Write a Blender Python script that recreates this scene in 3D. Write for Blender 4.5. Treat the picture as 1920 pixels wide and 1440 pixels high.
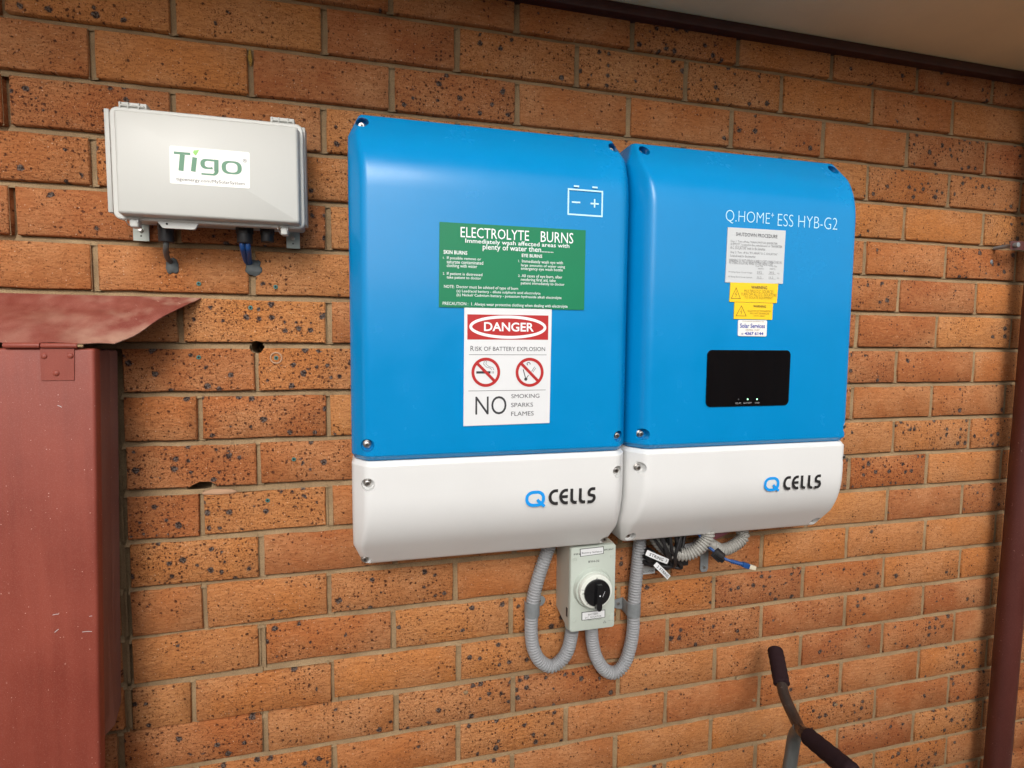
import bpy, bmesh, math, random
from mathutils import Vector, Matrix, noise
random.seed(11)
scene = bpy.context.scene
COL = scene.collection
for o in list(bpy.data.objects): bpy.data.objects.remove(o)

# ------------------------------------------------------------------ camera, sky, sun, exposure
CAM = (0.0837, -1.0703, -0.0745)
cam_data = bpy.data.cameras.new("camera")
cam = bpy.data.objects.new("camera", cam_data); COL.objects.link(cam)
cam_data.sensor_width = 36.0
cam_data.lens = 36.0 * 1031.19 / 1920.0
cam_data.clip_start = 0.01; cam_data.clip_end = 500
cam.matrix_world = (Matrix.Translation(CAM) @ Matrix.Rotation(-0.2462, 4, 'Z')
                    @ Matrix.Rotation(math.pi/2 - 0.0733, 4, 'X') @ Matrix.Rotation(0.0076, 4, 'Z'))
scene.camera = cam

SUN_EL, SUN_AZ = math.radians(33), math.radians(192)   # azimuth: direction towards the sun, from +Y clockwise
world = bpy.data.worlds.new("World"); scene.world = world; world.use_nodes = True
wn = world.node_tree; bg = wn.nodes["Background"]
sky = wn.nodes.new("ShaderNodeTexSky"); sky.sky_type = 'NISHITA'; sky.sun_disc = False
sky.sun_elevation = SUN_EL; sky.sun_rotation = SUN_AZ; sky.air_density = 1.0; sky.dust_density = 3.0
hs = wn.nodes.new("ShaderNodeHueSaturation"); hs.inputs["Saturation"].default_value = 0.15      # thin cloud: paler than a clear sky
wn.links.new(sky.outputs[0], hs.inputs["Color"]); wn.links.new(hs.outputs[0], bg.inputs[0]); bg.inputs[1].default_value = 0.15
sun_data = bpy.data.lights.new("sun", 'SUN'); sun_data.energy = 1.0; sun_data.angle = math.radians(22)
sun_data.color = (1.0, 0.94, 0.86)
sun = bpy.data.objects.new("sun", sun_data); COL.objects.link(sun)
sd = Vector((math.sin(SUN_AZ)*math.cos(SUN_EL), math.cos(SUN_AZ)*math.cos(SUN_EL), math.sin(SUN_EL)))
sun.rotation_euler = sd.to_track_quat('Z', 'Y').to_euler()
sun.location = sd*8
vs = scene.view_settings
vs.view_transform = 'Standard'; vs.look = 'None'; vs.gamma = 1.0; vs.exposure = 0.40; vs.use_curve_mapping = False
scene.cycles.use_denoising = True
scene.cycles.max_bounces = 6

D = {"cus":[[-0.3321,-0.1248,-0.0877,-0.1625,0.0046],[-0.3334,-0.2208,-0.1716,-0.2487,-0.0053],[-0.2127,-0.0032,-0.172,-0.2485,-0.0041],[-0.3342,-0.1264,-0.2586,-0.3342,-0.006],[-0.3356,-0.2228,-0.3455,-0.4225,-0.0146],[-0.2154,-0.0069,-0.3465,-0.4204,0.0137],[-0.3343,-0.127,-0.4314,-0.5079,-0.0063],[-0.3361,-0.2236,-0.5155,-0.5969,0.0165],[-0.2149,-0.0078,-0.5139,-0.5942,0.0113],[-0.3373,-0.1311,-0.6022,-0.6825,0.0162],[-0.3406,-0.2479,-0.6929,-0.7713,-0.0194],[-0.2392,-0.0029,-0.6929,-0.7708,-0.0002]],
"bricks":[[-0.5954,-0.3656,0.602,0.526,0.0],[-0.3556,-0.1241,0.602,0.526,0.0],[-0.1141,0.1148,0.602,0.526,0.0],[0.1248,0.3528,0.602,0.526,0.0],[0.3628,0.5946,0.602,0.526,0.0],[0.6046,0.8411,0.602,0.526,0.0],[0.8511,1.0833,0.602,0.526,0.0],[1.0933,1.3259,0.602,0.526,0.0],[1.3359,1.5591,0.602,0.526,0.0],[1.5691,1.798,0.602,0.526,0.0],[-0.473,-0.2418,0.516,0.44,0.0],[-0.2318,-0.0012,0.516,0.44,0.0],[0.0088,0.2363,0.516,0.44,0.0],[0.2463,0.4765,0.516,0.44,0.0],[0.4865,0.719,0.516,0.44,0.0],[0.729,0.9542,0.516,0.44,0.0],[0.9642,1.2002,0.516,0.44,0.0],[1.2102,1.44,0.516,0.44,0.0],[1.45,1.6785,0.516,0.44,0.0],[1.6885,1.9184,0.516,0.44,0.0],[-0.5962,-0.3618,0.43,0.354,0.0],[-0.3518,-0.124,0.43,0.354,0.0],[-0.114,0.1158,0.43,0.354,0.0],[0.1258,0.3544,0.43,0.354,0.0],[0.3644,0.5896,0.43,0.354,0.0],[0.5996,0.8314,0.43,0.354,0.0],[0.8414,1.0692,0.43,0.354,0.0],[1.0792,1.3088,0.43,0.354,0.0],[1.3188,1.5513,0.43,0.354,0.0],[1.5613,1.7954,0.43,0.354,0.0],[-0.4736,-0.2458,0.344,0.268,0.0],[-0.2358,-0.0049,0.344,0.268,0.0],[0.0051,0.2381,0.344,0.268,0.0],[0.2481,0.4765,0.344,0.268,0.0],[0.4865,0.7166,0.344,0.268,0.0],[0.7266,0.9581,0.344,0.268,0.0],[0.9681,1.1982,0.344,0.268,0.0],[1.2082,1.4431,0.344,0.268,0.0],[1.4531,1.6765,0.344,0.268,0.0],[1.6865,1.9166,0.344,0.268,0.0],[-0.5948,-0.3675,0.258,0.182,0.0],[-0.3575,-0.1239,0.258,0.182,0.0],[-0.1139,0.1171,0.258,0.182,0.0],[0.1271,0.3567,0.258,0.182,0.0],[0.3667,0.5937,0.258,0.182,0.0],[0.6037,0.8359,0.258,0.182,0.0],[0.8459,1.0764,0.258,0.182,0.0],[1.0864,1.3125,0.258,0.182,0.0],[1.3225,1.5601,0.258,0.182,0.0],[1.5701,1.7968,0.258,0.182,0.0],[-0.4728,-0.2458,0.172,0.096,0.0],[-0.2358,0.0005,0.172,0.096,0.0],[0.0105,0.2367,0.172,0.096,0.0],[0.2467,0.4742,0.172,0.096,0.0],[0.4842,0.7168,0.172,0.096,0.0],[0.7268,0.9569,0.172,0.096,0.0],[0.9669,1.2022,0.172,0.096,0.0],[1.2122,1.4457,0.172,0.096,0.0],[1.4557,1.6772,0.172,0.096,0.0],[1.6872,1.9163,0.172,0.096,0.0],[-0.594,-0.3724,0.086,0.01,0.0],[-0.3624,-0.13,0.086,0.01,0.0],[-0.12,0.1158,0.086,0.01,0.0],[0.1258,0.3568,0.086,0.01,0.0],[0.3668,0.5962,0.086,0.01,0.0],[0.6062,0.8347,0.086,0.01,0.0],[0.8447,1.0734,0.086,0.01,0.0],[1.0834,1.3075,0.086,0.01,0.0],[1.3175,1.5515,0.086,0.01,0.0],[1.5615,1.7969,0.086,0.01,0.0],[-0.4761,-0.2471,-0.0,-0.076,0.0],[-0.2371,-0.0013,-0.0,-0.076,0.0],[0.0087,0.2359,-0.0,-0.076,0.0],[0.2459,0.4774,-0.0,-0.076,0.0],[0.4874,0.7143,-0.0,-0.076,0.0],[0.7243,0.9533,-0.0,-0.076,0.0],[0.9633,1.1901,-0.0,-0.076,0.0],[1.2001,1.4312,-0.0,-0.076,0.0],[1.4412,1.6772,-0.0,-0.076,0.0],[1.6872,1.9159,-0.0,-0.076,0.0],[-0.1181,0.1147,-0.086,-0.162,0.0],[0.1247,0.3579,-0.086,-0.162,0.0],[0.3679,0.5947,-0.086,-0.162,0.0],[0.6047,0.8348,-0.086,-0.162,0.0],[0.8448,1.0724,-0.086,-0.162,0.0],[1.0824,1.3134,-0.086,-0.162,0.0],[1.3234,1.5597,-0.086,-0.162,0.0],[1.5697,1.7972,-0.086,-0.162,0.0],[0.004,0.2368,-0.172,-0.248,0.0],[0.2468,0.4752,-0.172,-0.248,0.0],[0.4852,0.7153,-0.172,-0.248,0.0],[0.7253,0.9555,-0.172,-0.248,0.0],[0.9655,1.1873,-0.172,-0.248,0.0],[1.1973,1.4296,-0.172,-0.248,0.0],[1.4396,1.6741,-0.172,-0.248,0.0],[1.6841,1.9146,-0.172,-0.248,0.0],[-0.1187,0.1142,-0.258,-0.334,0.0],[0.1242,0.3539,-0.258,-0.334,0.0],[0.3639,0.5939,-0.258,-0.334,0.0],[0.6039,0.8323,-0.258,-0.334,0.0],[0.8423,1.0719,-0.258,-0.334,0.0],[1.0819,1.3178,-0.258,-0.334,0.0],[1.3278,1.5608,-0.258,-0.334,0.0],[1.5708,1.7944,-0.258,-0.334,0.0],[0.0058,0.2358,-0.344,-0.42,0.0],[0.2458,0.4771,-0.344,-0.42,0.0],[0.4871,0.7126,-0.344,-0.42,0.0],[0.7226,0.9522,-0.344,-0.42,0.0],[0.9622,1.1903,-0.344,-0.42,0.0],[1.2003,1.4283,-0.344,-0.42,0.0],[1.4383,1.6774,-0.344,-0.42,0.0],[1.6874,1.9169,-0.344,-0.42,0.0],[-0.1174,0.1144,-0.43,-0.506,0.0],[0.1244,0.356,-0.43,-0.506,0.0],[0.366,0.5935,-0.43,-0.506,0.0],[0.6035,0.8324,-0.43,-0.506,0.0],[0.8424,1.0732,-0.43,-0.506,0.0],[1.0832,1.3106,-0.43,-0.506,0.0],[1.3206,1.5514,-0.43,-0.506,0.0],[1.5614,1.7951,-0.43,-0.506,0.0],[-0.0005,0.2334,-0.516,-0.592,0.0],[0.2434,0.4745,-0.516,-0.592,0.0],[0.4845,0.7127,-0.516,-0.592,0.0],[0.7227,0.9525,-0.516,-0.592,0.0],[0.9625,1.1934,-0.516,-0.592,0.0],[1.2034,1.4367,-0.516,-0.592,0.0],[1.4467,1.6741,-0.516,-0.592,0.0],[1.6841,1.9139,-0.516,-0.592,0.0],[-0.1175,0.1104,-0.602,-0.678,0.0],[0.1204,0.3494,-0.602,-0.678,0.0],[0.3594,0.592,-0.602,-0.678,0.0],[0.602,0.8285,-0.602,-0.678,0.0],[0.8385,1.0711,-0.602,-0.678,0.0],[1.0811,1.3111,-0.602,-0.678,0.0],[1.3211,1.5586,-0.602,-0.678,0.0],[1.5686,1.7971,-0.602,-0.678,0.0],[0.0025,0.2399,-0.688,-0.764,0.0],[0.2499,0.4729,-0.688,-0.764,0.0],[0.4829,0.713,-0.688,-0.764,0.0],[0.723,0.9593,-0.688,-0.764,0.0],[0.9693,1.1996,-0.688,-0.764,0.0],[1.2096,1.4436,-0.688,-0.764,0.0],[1.4536,1.6763,-0.688,-0.764,0.0],[1.6863,1.9144,-0.688,-0.764,0.0],[-0.5983,-0.3668,-0.774,-0.85,0.0],[-0.3568,-0.1282,-0.774,-0.85,0.0],[-0.1182,0.1143,-0.774,-0.85,0.0],[0.1243,0.3554,-0.774,-0.85,0.0],[0.3654,0.5952,-0.774,-0.85,0.0],[0.6052,0.8381,-0.774,-0.85,0.0],[0.8481,1.0732,-0.774,-0.85,0.0],[1.0832,1.3184,-0.774,-0.85,0.0],[1.3284,1.5536,-0.774,-0.85,0.0],[1.5636,1.7944,-0.774,-0.85,0.0],[-0.4757,-0.2476,-0.86,-0.936,0.0],[-0.2376,-0.0045,-0.86,-0.936,0.0],[0.0055,0.2389,-0.86,-0.936,0.0],[0.2489,0.4742,-0.86,-0.936,0.0],[0.4842,0.7135,-0.86,-0.936,0.0],[0.7235,0.9616,-0.86,-0.936,0.0],[0.9716,1.1978,-0.86,-0.936,0.0],[1.2078,1.4415,-0.86,-0.936,0.0],[1.4515,1.6757,-0.86,-0.936,0.0],[1.6857,1.9133,-0.86,-0.936,0.0],[-0.597,-0.3681,-0.946,-1.022,0.0],[-0.3581,-0.1258,-0.946,-1.022,0.0],[-0.1158,0.1154,-0.946,-1.022,0.0],[0.1254,0.3544,-0.946,-1.022,0.0],[0.3644,0.5914,-0.946,-1.022,0.0],[0.6014,0.8333,-0.946,-1.022,0.0],[0.8433,1.074,-0.946,-1.022,0.0],[1.084,1.3087,-0.946,-1.022,0.0],[1.3187,1.5487,-0.946,-1.022,0.0],[1.5587,1.7935,-0.946,-1.022,0.0],[-0.4783,-0.2455,-1.032,-1.108,0.0],[-0.2355,-0.0067,-1.032,-1.108,0.0],[0.0033,0.2334,-1.032,-1.108,0.0],[0.2434,0.4765,-1.032,-1.108,0.0],[0.4865,0.7156,-1.032,-1.108,0.0],[0.7256,0.9582,-1.032,-1.108,0.0],[0.9682,1.1974,-1.032,-1.108,0.0],[1.2074,1.4381,-1.032,-1.108,0.0],[1.4481,1.6764,-1.032,-1.108,0.0],[1.6864,1.916,-1.032,-1.108,0.0],[-0.5964,-0.3671,-1.118,-1.194,0.0],[-0.3571,-0.128,-1.118,-1.194,0.0],[-0.118,0.1133,-1.118,-1.194,0.0],[0.1233,0.3562,-1.118,-1.194,0.0],[0.3662,0.5965,-1.118,-1.194,0.0],[0.6065,0.8372,-1.118,-1.194,0.0],[0.8472,1.0755,-1.118,-1.194,0.0],[1.0855,1.3158,-1.118,-1.194,0.0],[1.3258,1.5562,-1.118,-1.194,0.0],[1.5662,1.7948,-1.118,-1.194,0.0],[-0.4757,-0.2465,-1.204,-1.28,0.0],[-0.2365,-0.0052,-1.204,-1.28,0.0],[0.0048,0.2358,-1.204,-1.28,0.0],[0.2458,0.4742,-1.204,-1.28,0.0],[0.4842,0.7173,-1.204,-1.28,0.0],[0.7273,0.9583,-1.204,-1.28,0.0],[0.9683,1.1953,-1.204,-1.28,0.0],[1.2053,1.4375,-1.204,-1.28,0.0],[1.4475,1.6775,-1.204,-1.28,0.0],[1.6875,1.916,-1.204,-1.28,0.0],[-0.3321,-0.1248,-0.0877,-0.1625,0.0046],[-0.3334,-0.2208,-0.1716,-0.2487,-0.0053],[-0.2127,-0.0032,-0.172,-0.2485,-0.0041],[-0.3342,-0.1264,-0.2586,-0.3342,-0.006],[-0.3356,-0.2228,-0.3455,-0.4225,-0.0146],[-0.2154,-0.0069,-0.3465,-0.4204,0.0137],[-0.3343,-0.127,-0.4314,-0.5079,-0.0063],[-0.3361,-0.2236,-0.5155,-0.5969,0.0165],[-0.2149,-0.0078,-0.5139,-0.5942,0.0113],[-0.3373,-0.1311,-0.6022,-0.6825,0.0162],[-0.3406,-0.2479,-0.6929,-0.7713,-0.0194],[-0.2392,-0.0029,-0.6929,-0.7708,-0.0002],[-0.5846,-0.3546,-0.088,-0.164,0.0],[-0.4646,-0.3546,-0.174,-0.25,0.0],[-0.7046,-0.4746,-0.174,-0.25,0.0],[-0.5846,-0.3546,-0.26,-0.336,0.0],[-0.4646,-0.3546,-0.346,-0.422,0.0],[-0.7046,-0.4746,-0.346,-0.422,0.0],[-0.5846,-0.3546,-0.432,-0.508,0.0],[-0.4646,-0.3546,-0.518,-0.594,0.0],[-0.7046,-0.4746,-0.518,-0.594,0.0],[-0.5846,-0.3546,-0.604,-0.68,0.0],[-0.4646,-0.3546,-0.69,-0.766,0.0],[-0.7046,-0.4746,-0.69,-0.766,0.0]],
"green_plate":[["plate",0.1866,-0.0165,0.4346,0.12]],
"green_corners":[[0.1879,0.1191],[0.4376,0.1199],[0.4371,-0.0155],[0.1866,-0.0165]],
"green_text":[["ELECTROLYTE",0.2219,0.0967,0.3368,0.1133,0.0],["BURNS",0.3573,0.096,0.4151,0.1139,0.0],["Immediately wash affected areas with",0.2296,0.0862,0.4082,0.0952,0.007],["plenty of water then........",0.2583,0.0762,0.3797,0.0879,0.007],["SKIN BURNS",0.1942,0.0689,0.2328,0.075,0.015],["EYE BURNS",0.3246,0.0696,0.3602,0.0751,0.015],["1.",0.1934,0.0608,0.1957,0.0643,0],["If possible remove or",0.1997,0.0593,0.2556,0.0653,0],["saturate contaminated",0.1994,0.054,0.2591,0.0597,0],["clothing with water",0.1994,0.0465,0.2492,0.0535,0],["2.",0.193,0.0356,0.1959,0.0394,0],["If patient is distressed",0.1996,0.0342,0.2578,0.0402,0],["take patient to doctor",0.1993,0.0285,0.2558,0.0342,0],["1.",0.3189,0.0608,0.3213,0.065,0],["Immediately wash eye with",0.325,0.0589,0.397,0.0657,0],["large amounts of water using",0.3236,0.053,0.4009,0.0587,0],["emergency eye wash bottle",0.3233,0.0471,0.3968,0.0534,0],["2.",0.3185,0.0367,0.3226,0.0405,0],["All cases of eye burn, after",0.3247,0.035,0.3961,0.0414,0],["rendering first aid, take",0.3235,0.0287,0.3844,0.0353,0],["patient immediately to doctor",0.3235,0.0232,0.4004,0.0291,0],["NOTE:",0.1949,0.0147,0.2115,0.0195,0],["Doctor must be advised of type of burn",0.2153,0.0136,0.3186,0.0198,0],["(a) Lead/acid battery - dilute sulphuric acid electrolyte",0.2153,0.0071,0.3578,0.0128,0],["(b) Nickel/ Cadmium battery - potassium hydroxide alkali electrolyte",0.2153,0.0007,0.3953,0.0064,0],["PRECAUTION :  1. Always wear protective clothing when dealing with electrolyte",0.1927,-0.0142,0.4066,-0.0076,0]],
"danger_corners":[[0.2283,-0.0162],[0.3784,-0.0146],[0.3768,-0.2107],[0.2269,-0.2119]],
"danger_red":[[0.2331,-0.0271],[0.3725,-0.0264],[0.3723,-0.0676],[0.2331,-0.0684]],
"danger_text":[["DANGER",0.261,-0.0542,0.3467,-0.0392,0.02],["R",0.2384,-0.0871,0.2442,-0.0788,0],["ISK OF BATTERY EXPLOSION",0.2459,-0.0869,0.3672,-0.0799,0],["NO",0.2468,-0.1935,0.3001,-0.1627,-0.004],["SMOKING",0.3084,-0.1666,0.358,-0.1598,0],["SPARKS",0.3082,-0.1818,0.3467,-0.1746,0],["FLAMES",0.3084,-0.1969,0.3481,-0.1895,0]],
"danger_ellipse":[[0.2364,-0.0486],[0.3688,-0.0469],[0.3017,-0.0278],[0.302,-0.0663]],
"danger_lines":[[0.2358,-0.0932],[0.3699,-0.0923],[0.2351,-0.1533],[0.369,-0.1526]],
"danger_circ":[[0.2644,-0.1224],[0.24,-0.1223],[0.2643,-0.0979],[0.3402,-0.1229],[0.3158,-0.1227],[0.3399,-0.0978]],
"cig":[[0.2482,-0.1207],[0.2602,-0.1246],[0.2681,-0.1247],[0.2723,-0.1209],[0.2749,-0.1247],[0.2761,-0.1209],[0.2773,-0.1248],[0.2782,-0.1209]],
"match":[[0.3336,-0.1345],[0.3287,-0.1178],[0.3382,-0.1277],[0.3491,-0.1134]],
"batt_sym":[[0.4041,0.1882],[0.4687,0.1882],[0.4686,0.1445],[0.4048,0.1435],[0.4152,0.1925],[0.4248,0.1927],[0.4487,0.193],[0.4584,0.1931],[0.4121,0.1658],[0.4272,0.1662],[0.4459,0.1657],[0.461,0.1662],[0.4533,0.1734],[0.4532,0.1591]],
"model_text":[["Q.HOME",0.7105,0.1492,0.8047,0.173,-0.018],["+",0.8066,0.1652,0.8134,0.1727,-0.01],["ESS HYB-G2",0.8221,0.1505,0.9573,0.1718,-0.018]],
"shut_corners":[[0.7148,0.141],[0.8394,0.1419],[0.838,0.0427],[0.7133,0.0412]],
"warn1_corners":[[0.7247,0.0414],[0.8278,0.0424],[0.8264,0.0061],[0.7237,0.006]],
"warn2_corners":[[0.7348,0.0054],[0.8181,0.0054],[0.8177,-0.0256],[0.7344,-0.0255]],
"serv_corners":[[0.744,-0.0271],[0.8067,-0.0269],[0.8066,-0.0573],[0.7445,-0.0572]],
"shut_text":[["SHUTDOWN PROCEDURE",0.732,0.1263,0.8215,0.1329,0.004],["Step 1: Turn off the \"MAIN SWITCH (INVERTER",0.7214,0.1135,0.8222,0.1187,0],["SUPPLY)\", located in the switchboard or \"INVERTER",0.7217,0.1078,0.8327,0.1137,0],["A.C. ISOLATOR\" next to the inverter.",0.7213,0.1022,0.7969,0.1085,0],["Step 2: Turn off the \"PV ARRAY D.C. ISOLATOR\"",0.7217,0.0935,0.8232,0.0989,0],["located next to the inverter.",0.7219,0.0879,0.7763,0.0929,0],["WARNING: DO NOT OPEN PLUG AND SOCKET CONNECTORS OR",0.7198,0.0794,0.8329,0.0847,0.0],["PV STRING ISOLATORS WHILE SYSTEM UNDER LOAD",0.72,0.0749,0.814,0.0799,0],["5 on Tilt",0.7767,0.0716,0.7922,0.0751,0],["6 on Tilt",0.8071,0.0728,0.8229,0.0758,0],["MPPT1",0.7825,0.0674,0.7946,0.0698,0],["MPPT2",0.8078,0.0677,0.8199,0.0705,0],["PV Array Open Circuit Voltage:",0.7197,0.0584,0.7703,0.0621,0],["PV Array Short Circuit Current:",0.7194,0.0496,0.7703,0.0536,0],["392",0.7804,0.0598,0.7907,0.064,0],["392",0.8073,0.0605,0.8177,0.0647,0],["11.2",0.7808,0.051,0.7901,0.0549,0],["11.2",0.8065,0.0515,0.816,0.0553,0],["Vdc",0.8243,0.0602,0.8297,0.063,0],["Adc",0.8243,0.0516,0.8293,0.0543,0]],
"shut_lines":[[0.7796,0.0589],[0.7947,0.0593],[0.8048,0.0593],[0.8213,0.0598],[0.7796,0.0502],[0.7951,0.0506],[0.8048,0.0507],[0.8213,0.0511]],
"warn1_text":[["WARNING",0.7688,0.0309,0.8036,0.0369,0.02],["MULTIPLE D.C. SOURCES",0.7542,0.0236,0.8177,0.0294,0.0],["TURN OFF ALL D.C. ISOLATORS",0.7474,0.018,0.8249,0.0231,0],["TO ISOLATE EQUIPMENT",0.7551,0.0118,0.8166,0.0171,0]],
"warn2_text":[["WARNING",0.775,-0.0034,0.8025,0.0012,0.02],["ISOLATION OF THE INVERTER",0.7634,-0.0115,0.8136,-0.0083,0],["WILL NOT DE-ENERGISE",0.7682,-0.0161,0.8102,-0.0127,0],["THE PV ARRAY",0.7762,-0.0204,0.8013,-0.0176,0]],
"serv_text":[["Professional Installation by",0.7533,-0.0311,0.7993,-0.0281,0],["Solar Services",0.7479,-0.0419,0.8021,-0.0335,0.02],["CENTRAL COAST",0.7598,-0.0471,0.7907,-0.044,0],["☎",0.7506,-0.0544,0.7562,-0.0508,0],["4367 6144",0.7585,-0.0551,0.7992,-0.049,0.035]],
"tri":[[0.7271,0.0121],[0.7464,0.0123],[0.7369,0.0319],[0.7385,-0.0195],[0.7603,-0.0198],[0.7499,-0.0011]],
"disp":[[0.6814,-0.0836],[0.8623,-0.0831],[0.8624,-0.1897],[0.6813,-0.1891]],
"disp_text":[["SOLAR",0.7436,-0.1847,0.7566,-0.1819,0.01],["BATTERY",0.7617,-0.1847,0.7794,-0.182,0.01],["GRID",0.7865,-0.1848,0.7967,-0.1819,0.01]],
"led":[[0.7503,-0.1763],[0.7703,-0.1764],[0.7909,-0.1766]],
"logoL":[[0.3353,-0.3573],[0.3709,-0.3288],[0.3773,-0.3562],[0.3946,-0.3284],[0.3969,-0.3561],[0.413,-0.3286],[0.4175,-0.3565],[0.4298,-0.3289],[0.4336,-0.3567],[0.4456,-0.3291],[0.4499,-0.357],[0.4656,-0.3286]],
"logoR":[[0.8164,-0.358],[0.8512,-0.3298],[0.8603,-0.3577],[0.877,-0.3299],[0.8802,-0.3574],[0.8955,-0.33],[0.9009,-0.3579],[0.9116,-0.3303],[0.9176,-0.3584],[0.9284,-0.3307],[0.9335,-0.3584],[0.9488,-0.3303]],
"scrL":[[0.068,0.2831,-0.098],[0.0713,-0.2395,-0.16],[0.0714,-0.3035,-0.16],[0.0645,-0.4544,-0.096],[0.5196,0.2769,-0.112],[0.5135,-0.2376,-0.16],[0.5129,-0.3003,-0.16],[0.5217,-0.4444,-0.105]],
"scrR":[[0.5715,0.2832,-0.098],[0.558,-0.2381,-0.16],[0.5544,-0.3004,-0.16],[0.5668,-0.45,-0.096],[1.0191,0.2865,-0.112],[1.004,-0.2397,-0.16],[1.0039,-0.3011,-0.16],[1.0196,-0.4602,-0.105]],
"seam":[[0.0686,-0.2652],[0.5085,-0.2658],[0.5718,-0.2674],[0.9906,-0.267]],
"sil":{"Ltop":[0.2648,0.2922],
"Rtop":[0.7942,0.295],
"Lbot":[0.2674,-0.4613],
"Rbot":[0.765,-0.453],
"Ll":[0.0459,0.0531],
"Lr":[0.536,0.0672],
"Rr":[1.0033,0.0817],
"Rlb":[0.55,-0.4566],
"Rl_front":[0.5644,0.0638],
"Ll_front":[0.073,0.0437],
"Lhl":[0.2547,0.2038]},
"iso":[[0.4519,-0.4701],[0.5477,-0.4711],[0.5478,-0.642],[0.4525,-0.6419]],
"iso_back":[[0.4514,-0.5108],[0.4535,-0.6562]],
"iso_lab1":[[0.4706,-0.4742],[0.5209,-0.4733],[0.5212,-0.4878],[0.4716,-0.4898]],
"iso_lab2":[[0.4766,-0.603],[0.5267,-0.6032],[0.527,-0.619],[0.4769,-0.6198]],
"iso_text":[["Battery Isolator",0.4747,-0.4854,0.5181,-0.4807,0.0],["BATTERY",0.4904,-0.6109,0.5107,-0.6079,0],["D.C. ISOLATOR",0.4839,-0.6168,0.5186,-0.6132,0]],
"iso_print":[["BYH-32",0.4892,-0.5037,0.5122,-0.4995,0.01],["PIN",0.4584,-0.4858,0.4711,-0.4826,0.01],["EFICIENT",0.5223,-0.4821,0.5421,-0.4788,0.01],["AS 60947.3 UNIFIED",0.4825,-0.6203,0.5207,-0.6219,0],["1000 V dc",0.5333,-0.6278,0.5444,-0.6269,0]],
"iso_scr":[[0.4606,-0.4951],[0.5404,-0.4949],[0.4609,-0.6174],[0.5404,-0.6177]],
"iso_dial":[[0.4992,-0.5555],[0.5337,-0.5555],[0.5004,-0.5556],[0.5278,-0.5563],[0.5011,-0.5925],[0.5014,-0.5317]],
"iso_tri":[[0.5262,-0.6291],[0.5224,-0.6306]],
"conL":[[0.43,-0.4761],[0.4201,-0.5031],[0.4069,-0.541],[0.395,-0.5846],[0.3908,-0.6235],[0.3901,-0.6629],[0.395,-0.6976],[0.4091,-0.7258],[0.4324,-0.7417],[0.4556,-0.7322],[0.4694,-0.7086],[0.4748,-0.6792],[0.4757,-0.6632]],
"conR":[[0.6301,-0.475],[0.6273,-0.5097],[0.6236,-0.5561],[0.6198,-0.6027],[0.6184,-0.6439],[0.6182,-0.6854],[0.6118,-0.7262],[0.5989,-0.7603],[0.5769,-0.7763],[0.5533,-0.7658],[0.5344,-0.736],[0.5241,-0.7029],[0.5199,-0.6732],[0.5185,-0.6614]],
"clipL":[[0.3913,-0.6124],[0.4253,-0.611]],
"clipR":[[0.6173,-0.638],[0.5969,-0.6406]],
"misc":{"coilA1":[0.6572,-0.4868],
"coilA2":[0.6769,-0.5043],
"coilA3":[0.703,-0.5101],
"coilA4":[0.7275,-0.4993],
"coilA5":[0.7482,-0.4743],
"coilA6":[0.7511,-0.4519],
"coilB1":[0.7823,-0.503],
"coilB2":[0.8118,-0.5173],
"coilB3":[0.8421,-0.5103],
"coilB4":[0.8641,-0.4918],
"coilB5":[0.855,-0.4672],
"pink1":[0.7819,-0.497],
"pink2":[0.8141,-0.4879],
"pink3":[0.8465,-0.4727],
"eth1":[0.7488,-0.4879],
"eth2":[0.7574,-0.4963],
"eth3":[0.7671,-0.5068],
"eth4":[0.7852,-0.5135],
"eth5":[0.8094,-0.5204],
"eth6":[0.8232,-0.5254],
"eth7":[0.8339,-0.5282],
"str1a":[0.6224,-0.5004],
"str1b":[0.673,-0.5241],
"str2a":[0.6453,-0.5281],
"str2b":[0.6783,-0.561],
"platebl":[0.6433,-0.5755],
"platetr":[0.6779,-0.5408],
"brk1":[0.8022,-0.5757],
"brk2":[0.785,-0.5383],
"blob1":[0.7189,-0.5327],
"tray1":[0.668,-0.4572],
"tray2":[0.7192,-0.4548]},
"t_lid":[[-0.288,0.2701],[-0.0325,0.2696],[-0.0298,0.1181],[-0.2906,0.1168]],
"t_fl":[[-0.3005,0.2807],[-0.025,0.2803],[-0.0257,0.112],[-0.3037,0.1123]],
"t_side":[[-0.3195,0.2854],[-0.0252,0.1234],[-0.326,0.1268],[-0.0248,0.2854]],
"t_tab":[[-0.2901,0.2917],[-0.252,0.2922],[-0.075,0.2919],[-0.0388,0.2898]],
"t_lip":[[-0.2448,0.1078],[-0.236,0.0992],[-0.1907,0.1008],[-0.1837,0.1095]],
"t_hole":[-0.2298,0.107],
"t_latch":[[-0.2822,0.1129],[-0.264,0.1013],[-0.0647,0.1124],[-0.0478,0.1007]],
"t_foot":[[-0.3052,0.114],[-0.2817,0.0931],[-0.0652,0.105],[-0.0431,0.0924]],
"t_gland":[[-0.2551,0.1049],[-0.2321,0.0862],[-0.1378,0.1114],[-0.113,0.0903],[-0.1003,0.1135],[-0.0798,0.0943]],
"t_cab1":[[-0.2446,0.0846],[-0.249,0.0714],[-0.2528,0.0598]],
"t_cab2":[[-0.1251,0.0892],[-0.1259,0.0777],[-0.129,0.0637]],
"t_seal":[[-0.2512,0.0549],[-0.1246,0.0571]],
"t_stick":[[-0.2156,0.223],[-0.1028,0.2228],[-0.1035,0.1667],[-0.2166,0.1665]],
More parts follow.
